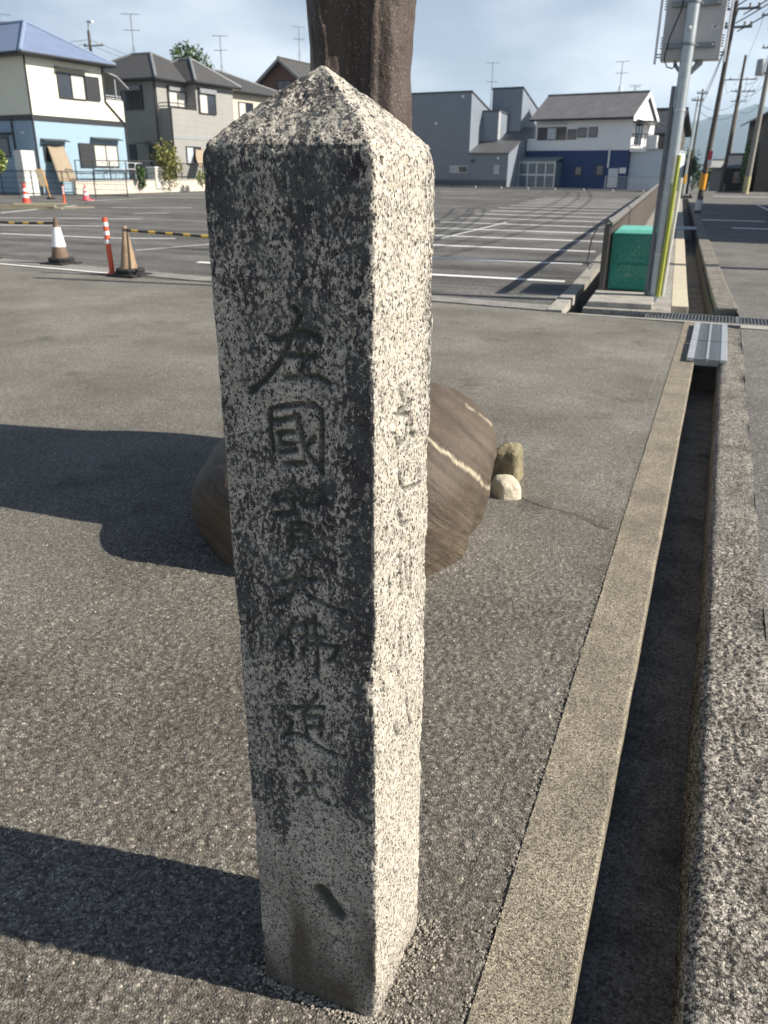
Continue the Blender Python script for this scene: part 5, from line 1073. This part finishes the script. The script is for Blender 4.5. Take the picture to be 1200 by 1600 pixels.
# ---- tiled house behind the panel building, and the houses at the end of the street
TILE = banded('dark_tiles', (.075,.078,.085), .24, 'X', .45, .6, .25, .5); DWALL = plain('dark_wall', (.085,.075,.065), .8, .2, 2)
cA = atd(1040, 172, 78.); F7 = Facade(cA[:2], 100., 1)
if F7.n[1] > 0: F7.n = -F7.n
def eave_house(name, F, w, d, z0, ze, zr, wallm, roofm, label, over=.6, wins=(), group='houses behind the car park', ridge_mat=None, base=.8):
    """long side in the facade plane, ridge parallel to it"""
    t = thing(name, (*F(w/2,0), z0), label, 'house', group); b = MB()
    b.extrude([(*F(0,0), z0-base), (*F(0,-d), z0-base), (*F(0,-d), ze), (*F(0,-d/2), zr), (*F(0,0), ze)], (*(F.e*w), 0)); b.build('wall', wallm, t); k = (zr-ze)/(d/2); r = []
    for oo in (over, -d-over): r.append([(*F(-over,oo), ze-k*over+.02), (*F(w+over,oo), ze-k*over+.02), (*F(w+over,-d/2), zr+.02), (*F(-over,-d/2), zr+.02)])
    ro = roof_poly(r, .12, 'roof', roofm, t); MB().tube([(*F(-over,-d/2), zr+.16), (*F(w+over,-d/2), zr+.16)], .13, 6).build('ridge_cap', ridge_mat or roofm, ro)
    for rc in wins: window(F, rc, t, 2)
    return t
F7.O = F7(F7.hit(1018,200)[0]); eave_house('house', F7, F7.hit(1052,200)[0]-F7.hit(1018,200)[0], 5, gz(*F7.O)-.2, F7.hit(1040,204)[1], F7.hit(1040,172)[1]+.1, DWALL, TILE, 'traditional house with dark glazed tile roof rising behind the pale panel building', .5, wins=[F7.rect(1018,212,1028,225)])
# street houses, right-hand side (seen at the end of the road; the nearer one stands beside the road and shades it)
def street_house(P, az, w, d, h, rise, label, wm, rmat, z=None, wins=()):
    F = Facade(P, az, -1); z = gz(*P) if z is None else z
    return eave_house('house', F, w, d, z, z+h, z+h+rise, wm, rmat, label, .6, wins, 'houses along the street')
PLAST = plain('aged_plaster', (.33,.30,.25), .85, .2, 1.5, dirt=.4)
street_house(P2(6.3, 12.5), -2.9, 12, 7.5, 4.6, 1.3, 'plastered house with tiled roof beside the road that shades the stop line', PLAST, TILE, wins=[(1.5,3.2,1.6,2.8), (6,8,1.5,2.9)])
street_house(P2(6.4, 25.6), -2.9, 9, 7, 4.4, 1.4, 'brown boarded house next along the road from the plastered one', plain('brown_boards', (.12,.085,.06), .8, .25, 2, stretch=(4,4,.4)), TILE, wins=[(2,3.6,1.6,2.8)])
street_house(P2(4.9, 60), -6, 9, 7, 5.2, 1.9, 'dark old house with tiled roof and green creeper at the end of the street', DWALL, TILE, wins=[(1,2.6,2.9,4.1)])
F9 = Facade(atd(1110, 276, 84.)[:2], 100., 1); F9.n = -F9.n if F9.n[1] > 0 else F9.n
eave_house('house', F9, 6.5, 5, .3, F9.hit(1120,262)[1], F9.hit(1120,252)[1], plain('grey_render', (.32,.33,.33), .8, .15, 2), plain('pale_roof', (.36,.36,.34), .6, .15, 2), 'low grey house with pale roof where the street ends', .5, wins=[(1,3,1.2,2.4)], group='houses along the street')
F10 = Facade(atd(1136, 270, 74.)[:2], 98., 1); F10.n = -F10.n if F10.n[1] > 0 else F10.n
eave_house('house', F10, 4.5, 6, gz(*F10.O), F10.hit(1150,262)[1], F10.hit(1150,243)[1], DWALL, TILE, 'low dark shed-like house with tiled roof before the creeper house', .5, wins=[(.5,1.6,1.2,2.2)], group='houses along the street')
cr_p = P2(4.2, 58); z = gz(*cr_p); bevel(MB().box((cr_p[0]-.1,cr_p[1]-4,z-.3),(cr_p[0]+.1,cr_p[1]+5,z+1.3)).build('tmp', plain('block_grey', (.30,.31,.32), .85, .15, 3)), .02)
bw = bpy.data.objects['tmp']; bw.name = 'block_wall'; tag(bw, 'grey block wall along the street before the creeper house', 'wall')

# ================================================================== PLANTS
def leaf_blob(c, half, n, size, seed):
    rg = np.random.default_rng(seed); out = MB(); cl = rg.normal(0, .45, (max(6, n//70), 3)); cl = cl/np.maximum(1, np.linalg.norm(cl, axis=1)[:,None])
    for i in range(n):
        k = cl[rg.integers(len(cl))] + rg.normal(0, .20, 3)
        if np.linalg.norm(k) > 1.12: continue
        p = np.array(c)+k*np.array(half); a = rg.normal(0, 1, 3); a /= np.linalg.norm(a); b = np.cross(a, rg.normal(0, 1, 3)); b /= np.linalg.norm(b); s_ = size*rg.uniform(.6, 1.3)
        out.quad(p-a*s_, p+b*s_*.45, p+a*s_, p-b*s_*.45)
    return out
def plant(name, p, z, half, n, size, label, cat, mat, seed, stems=4, group=None, trunk=None):
    t = thing(name, (*p, z), label, cat, group); c = (p[0], p[1], z+half[2]*1.05 + (trunk or 0)); leaf_blob(c, half, n, size, seed).build('crown' if trunk else 'foliage', mat, t); b = MB(); rg = random.Random(seed)
    bark = plain('bark', (.10,.075,.05), .9, .3, 5)
    if trunk:
        b.tube([(*p, z-.3), (p[0]+.05, p[1], z+trunk), (p[0], p[1]+.05, z+trunk+half[2])], [.16, .11, .05], 8)
        for k in range(6): a = rg.random()*6.28; b.tube([(p[0], p[1], z+trunk+half[2]*.3*k/3), (p[0]+half[0]*.6*math.cos(a), p[1]+half[1]*.6*math.sin(a), z+trunk+half[2]*(.5+.2*k))], [.06, .02], 5)
        b.build('trunk', bark, t)
    else:
        for k in range(stems): a = rg.random()*6.28; b.tube([(*p, z-.1), (p[0]+half[0]*.5*math.cos(a), p[1]+half[1]*.5*math.sin(a), z+half[2]*1.3)], [.025, .01], 5)
        b.build('stem', bark, t)
    return t
NAND = leafmat('nandina_leaf', (.06,.11,.02), (.24,.19,.04)); GREEN = leafmat('green_leaf', (.025,.06,.015), (.09,.15,.04)); YGREEN = leafmat('light_leaf', (.12,.17,.04), (.25,.30,.08))
p = FW(9.6, -.9)[:2]; p = atd(263, 280, 49.5)[:2]; plant('shrub', p, gz(*p)+.2, (.85, .75, 1.25), 2600, .085, 'yellow-green shrub with reddish tips beside the pale storage chest', 'shrub', NAND, 3)
p = atd(222, 285, 47.5)[:2]; plant('shrub', p, gz(*p)+.3, (.35, .35, .5), 450, .09, 'small dark green shrub between the blue and grey houses', 'shrub', GREEN, 4)
p = atd(316, 285, 50.5)[:2]; plant('shrub', p, gz(*p)+.3, (.25, .4, .5), 400, .07, 'small leafy shrub on the garden wall by the tan sunshade', 'shrub', YGREEN, 5)
p = atd(-2, 285, 36.)[:2]; plant('shrub', p, gz(*p)+1.15, (.42, .4, .42), 700, .09, 'light green leafy shrub before the end of the blue house', 'shrub', YGREEN, 6)
p = atd(303, 200, 72.)[:2]; plant('conifer_tree', p, gz(*p), (1.9, 1.9, 2.6), 5200, .16, 'dark green tree rising behind the grey house roof', 'tree', GREEN, 8, trunk=4.75)
for k, (x_, D_, h_, sd_) in enumerate(((1066,72,1.4,11), (1104,92,1.3,12), (1132,98,1.8,13), (1082,120,2.2,14), (1118,150,2.6,15), (1140,130,2.2,16))):
    p = atd(x_, 285, D_)[:2]; z = gz(*p)-.4; plant('street_tree', p, z, (h_, h_, h_*.9), 1400, .14, ['bushy tree behind the yellow guarded steel pole', 'small round tree by the low grey house', 'leafy tree behind the low dark house', 'tree beyond the street end near the thin poles', 'tall bushy tree far beyond the low grey house', 'leafy tree far beyond the dark shed-like house'][k], 'tree', GREEN, sd_, group='trees beyond the street', trunk=.9)
# creeper on the old house
p = P2(4.35, 62); z = gz(*p); t = thing('creeper', (*p, z), 'green creeper climbing the old dark house wall', 'creeper'); leaf_blob((p[0], p[1], z+1.7), (.45, 3.2, 1.9), 2600, .12, 21).build('foliage', GREEN, t); MB().tube([(p[0]+.35, p[1], z-.5), (p[0]+.4, p[1]+.3, z+2.6)], [.05, .02], 6).build('stem', plain('bark', (0,0,0)), t)

# ================================================================== ANTENNAS, POLES AND WIRES
def antenna(base, h, label, yaw=.3, second=True):
    x, y, z = base; t = thing('tv_antenna', base, label, 'antenna', 'television antennas on roofs'); al = plain('antenna_metal', (.30,.31,.33), .4, .1, 5, .5)
    MB().tube([(x,y,z-.3), (x,y,z+h)], .03, 6).build('mast', al, t); c, s_ = math.cos(yaw), math.sin(yaw)
    for zz, ln, n_, w_ in ((h, 1.1, 5, .45), (h*.62, .9, 4, .75))[:2 if second else 1]:
        bo = MB().tube([(x-c*ln/2, y-s_*ln/2, z+zz), (x+c*ln/2, y+s_*ln/2, z+zz)], .018, 5).build('boom', al, t)
        for k in range(n_): f = (k/(n_-1)-.5)*ln*.95; w2 = w_*(1-.08*k)/2; MB().tube([(x+c*f-s_*w2, y+s_*f+c*w2, z+zz), (x+c*f+s_*w2, y+s_*f-c*w2, z+zz)], .011, 4).build('element', al, bo)
    for a in (0, 2.1, 4.2): MB().tube([(x+.3*math.cos(a), y+.3*math.sin(a), z-.05), (x, y, z+h*.25)], .012, 4).build('stay', al, t)
def up_to(x0, y0, y1, D): a = atd(x0, y0, D); b_ = atd(x0, y1, D); return tuple(a), b_[2]-a[2]
for (x_, y0, y1, D_, lab, yw) in ((210, 88, 22, 57, 'tall antenna on the grey house roof', .5), (347, 115, 56, 63, 'antenna on the pale cream house roof', .3), (468, 92, 42, 75, 'antenna above the brown gabled house', .9), (766, 175, 98, 76, 'slender antenna behind the dark metal house', .2), (968, 143, 96, 69, 'antenna on the ridge of the white and navy house', -.2), (992, 140, 133, 82, 'small far antenna past the white and navy house roof', .1), (3, 52, 22, 48, 'antenna on the blue roof of the cream and blue house', .8)):
    b_, h_ = up_to(x_, y0, y1, D_); antenna(b_, h_, lab, yw)
POLES = {}
def utility_pole(key, p, z0, h, label, mat, r0=.16, arms=(), band=None, lamp=False, transformer=None, plate=False, lean=(0,0)):
    t = thing('utility_pole', (*p, z0), label, 'utility pole', 'utility poles along the street'); tp = (p[0]+lean[0], p[1]+lean[1], z0+h)
    MB().tube([(*p, z0-.4), tp], [r0, r0*.62], 14).build('shaft', mat, t, True)
    def at(z_): f = (z_-z0)/h; return np.array([p[0]+lean[0]*f, p[1]+lean[1]*f, z_])
    POLES[key] = at
    for (dz, ln, off) in arms:
        a = at(z0+h-dz); A_, B_ = a+np.array([*(E2*(off-ln/2)), 0]), a+np.array([*(E2*(off+ln/2)), 0]); ar = MB().tube([A_, B_], .045, 6).build('cross_arm', STEEL, t)
        for f_ in (.05, .28, .72, .95): q = A_*(1-f_)+B_*f_; MB().lathe([(.03,0),(.06,.05),(.035,.09),(.055,.13),(.02,.17)], tuple(q), 8).build('insulator', plain('porcelain', (.45,.44,.42), .3, .1), ar)
    if transformer:
        a = at(z0+h-transformer)+np.array([*(E2*-.48), 0]); tr = MB().lathe([(.26,-.45),(.28,-.42),(.28,.38),(.24,.46),(.08,.5)], tuple(a), 14).build('transformer', plain('transformer_grey', (.36,.38,.39), .5, .08), t, True); MB().tube([a+[0,0,-.3], at(z0+h-transformer-.0)+[0,0,-.3]], .05, 6).build('bracket', STEEL, tr)
    if band:
        for za, zb, mt in band: MB().tube([at(z0+za), at(z0+zb)], r0*.98+.012, 14, False).build('wrap', mt, t, True)
    if lamp:
        a = at(z0+h-.2); MB().tube([a, a+[.1,-.1,.5], a+[.7,-.7,.6]], .03, 6).build('lamp_arm', STEEL, t); MB().box(tuple(a+[.6,-.85,.52]), tuple(a+[1.0,-.6,.62])).build('lamp_head', WHITE, t)
    return t
YB = plain('band_orange', (.72,.33,.03), .5, .1); RB = plain('band_red', (.62,.06,.08), .5, .1); WB = plain('band_white', (.7,.7,.68), .5, .1)
p = lot(1089, 334)[:2]; utility_pole('a', p, gz(*p), 6.9, 'dark utility pole with orange band and red notice behind the cabinet', POLE_DARK, .115, ((.25,1.2,.2),(.8,.9,.2)), ((.85,1.4,YB),(.12,.5,WB)), lean=(.25,.0))
q_ = POLES['a'](gz(*p)+1.95); pl = MB().box((q_[0]+.02, q_[1]-.135, q_[2]-.3), (q_[0]+.16, q_[1]-.12, q_[2]+.22)).build('notice_plate', RB, bpy.data.objects['utility_pole']); MB().box((q_[0]+.03, q_[1]-.137, q_[2]-.28), (q_[0]+.15, q_[1]-.1355, q_[2]-.08)).build('white_panel', WB, pl)
p = atd(1126, 296, 68.)[:2]; utility_pole('b', p, gz(*p), 9.3, 'slim concrete utility pole with one long cross arm up the street', POLE_DARK, .15, ((1.6,2.6,-.2),(2.4,1.4,.4)), lean=(.25,.0))
p = atd(1164, 302, 58.)[:2]; utility_pole('c', p, gz(*p), 11.6, 'concrete utility pole carrying a grey transformer up the street', POLE_CONC, .20, ((1.2,2.0,0),(3.0,1.2,0)), ((.0,1.1,plain('band_yellowed', (.42,.36,.2), .6, .3, 8)),), transformer=4.1, lean=(.2,.0))
p = atd(1067, 302, 64.)[:2]; utility_pole('d', p, gz(*p), 6.3, 'thin pale pole with orange foot band beyond the fence end', plain('pole_pale', (.42,.42,.40), .6, .1), .09, ((.3,.8,0),), ((.5,1.1,YB),), lean=(.1,0))
p = atd(1073, 300, 70.)[:2]; utility_pole('e', p, gz(*p), 7.2, 'thin dark pole next to the thin pale pole', POLE_DARK, .10, ((.3,.8,0),), lean=(.1,0))
p = atd(165, 280, 62.)[:2]; utility_pole('f', p, gz(*p), atd(165,48,62.)[2]-gz(*p), 'utility pole with a street lamp rising behind the blue and grey houses', POLE_DARK, .15, ((.9,1.6,.3),), lamp=True)
utility_pole('g', P2(5.9, 6.0), 0., 11., 'utility pole beside the road near the plastered house', POLE_CONC, .18, ((.5,2.0,-.3),(1.5,1.4,-.2)))
utility_pole('h', P2(4.6, 96), gz(*P2(4.6, 96)), 11, 'far concrete utility pole beyond the dark old house', POLE_CONC, .18, ((.6,2.0,0),(1.6,1.6,0)))
def wire(a, b, sag, r, lab, par=None, kinks=False):
    a, b = np.array(a, float), np.array(b, float); pts = []; n_ = 18
    for k in range(n_+1): f = k/n_; q = a*(1-f)+b*f; q[2] -= sag*4*f*(1-f); pts.append(q)
    o = MB().tube(pts, r, 5).build('overhead_cable', WIRE, org=tuple(a)); tag(o, lab, 'cable', 'overhead cables along the street'); return o
def wtop(k, h, off=0.): q = POLES[k](h); return q + np.array([*(E2*off), 0])
zt = lambda k, d: {'a':6.9,'b':9.3,'c':11.6,'d':6.3,'e':7.2,'f':10.,'g':11.,'h':11.}[k]-d
CAB = 'black cable strung between the roadside pole and the transformer pole'
for dz, of in ((.35,-.9), (.35,-.3), (.35,.5), (1.35,-.6), (1.35,.3), (2.6,0), (3.1,0), (3.5,.1)):
    wire(wtop('g', zt('g',dz), of), wtop('c', zt('c',dz+.6)+.6, of*.9), .5+.1*dz, .012 if dz < 2 else .02, CAB)
for dz, of in ((1.0,-.8), (1.0,.7), (2.9,0), (3.4,.2)): wire(wtop('c', zt('c',dz)+.6, of), wtop('h', zt('h',dz-.5)+.6, of), .6, .012, 'black cable running on from the transformer pole to the far pole')
for dz, of in ((.2,.0), (.45,.3), (.7,.1), (.95,.2)): wire(wtop('a', zt('a',dz)+.3, of), wtop('g', zt('g',2.2+dz), -.4), .35, .02, 'black cable rising from the dark orange-banded pole over the road')
for dz, of in ((.3,.1), (.9,0)): wire(wtop('a', zt('a',dz)+.3, of), wtop('d', zt('d',dz*.6)+.6, 0), .7, .016, 'black cable from the dark orange-banded pole to the thin pale pole')
for dz, of in ((1.5,-1.1), (1.5,.4), (2.3,.6), (3.2,0)): wire(wtop('b', zt('b',dz)+.6, of), wtop('h', zt('h',dz-.8)+.3, of), .5, .014, 'black cable from the long-armed pole to the far pole')
for dz in (1.7, 2.5, 3.6): wire(wtop('b', zt('b',dz)+.6, .3), wtop('c', zt('c',dz+2.4)+.6, 0), .35, .014, 'black cable between the long-armed pole and the transformer pole')
for dz in (1.4, 2.2): wire(wtop('e', zt('e',dz*.6)+.6, 0), wtop('b', zt('b',dz+1.6)+.6, 0), .5, .014, 'black cable between the thin dark pole and the long-armed pole')
q = wtop('f', atd(165,62,62.)[2], 0); 
for k, (x_, y_, D_) in enumerate(((-40, 30, 52), (-40, 38, 52), (-60, 44, 52))): wire(q+np.array([0,0,-.25*k]), atd(x_, y_, D_), .5, .014, 'thin cable crossing the sky above the blue roof')
for k in range(2): wire(q+np.array([0,0,-.3*k]), atd(470, 150+6*k, 90), .8, .012, 'thin cable falling behind the grey house roof')
# spiral telephone hangers under the heavy cables (loops seen against the sky)
b = MB(); A_, B_ = wtop('g', zt('g',3.3), 0), wtop('c', zt('c',3.9)+.6, 0)
for k in range(26):
    f = .12+k*.034; q = A_*(1-f)+B_*f; q[2] -= (.5+.33)*4*f*(1-f)-.02; b.tube([q+[0,0,.3], q+[.0,.10,.0], q+[0,.22,-.06], q+[0,.34,.0], q+[0,.44,.3]], .008, 4)
o = b.build('cable_hanger', WIRE); tag(o, 'looped hanger wire slung under the cables by the transformer pole', 'cable')

# ================================================================== FAR HILLS AND AIR
th = np.radians(np.linspace(-75, 75, 260)); rows = []
for rr_, hs in ((3600, 0.), (4200, .55), (4900, 1.), (6000, .7)):
    hgt = 262 + 45*np.sin(th*5+1) + 45*np.sin(th*11+.4) + 28*np.sin(th*23+2) + 14*np.sin(th*51) + 8*np.sin(th*97+1)
    rows.append(np.stack([rr_*np.sin(th), rr_*np.cos(th), -10+hgt*hs + (12*np.sin(th*160+rr_) if hs else 0)], -1))
hl = grid_object('hills', np.stack(rows), plain('forest_far', (.035,.055,.04), .95, .35, .012)); struct(hl, 'wooded mountain range far beyond the town')
hzb = MB().box((-6600, -1600, -16), (6600, 6700, 400)).build('haze', None); hzb['kind'] = 'stuff'; hzb['label'] = 'pale daytime haze in the air'
hm = bpy.data.materials.new('haze'); hm.use_nodes = True; hn = hm.node_tree; hn.nodes.clear(); ho = hn.nodes.new('ShaderNodeOutputMaterial'); pv = hn.nodes.new('ShaderNodeVolumePrincipled'); pv.inputs['Color'].default_value = (.60,.80,1,1); pv.inputs['Density'].default_value = 2.1e-4; pv.inputs['Anisotropy'].default_value = .2; hn.links.new(pv.outputs['Volume'], ho.inputs['Volume']); hzb.data.materials.append(hm)

# dry leaf on the kerb
lm_ = plain('dry_leaf', (.30,.19,.08), .8, .3, 30); leaf_me = None
for k, (x_, y_) in enumerate([(.34,7.55)]):
    if leaf_me is None:
        b = MB(); b.v = [(-.02,0,.004),(-.006,-.009,.001),(.012,-.007,.003),(.022,0,.007),(.012,.007,.003),(-.006,.009,.001),(0,0,.0005)]; b.f = [(0,1,6),(1,2,6),(2,3,6),(3,4,6),(4,5,6),(5,0,6)]
        leaf_me = bpy.data.meshes.new('dry_leaf'); leaf_me.from_pydata(b.v, [], b.f); leaf_me.materials.append(lm_)
    o = bpy.data.objects.new('dry_leaf', leaf_me); COL.objects.link(o); o.location = (x_, y_, .006 if not -.03 < x_ < .16 else -.296); o.rotation_euler = (0, 0, k*1.3); o.scale = [1.3]*3
    tag(o, 'small dry brown leaf on the rough kerb beside the slotted lid', 'leaf')
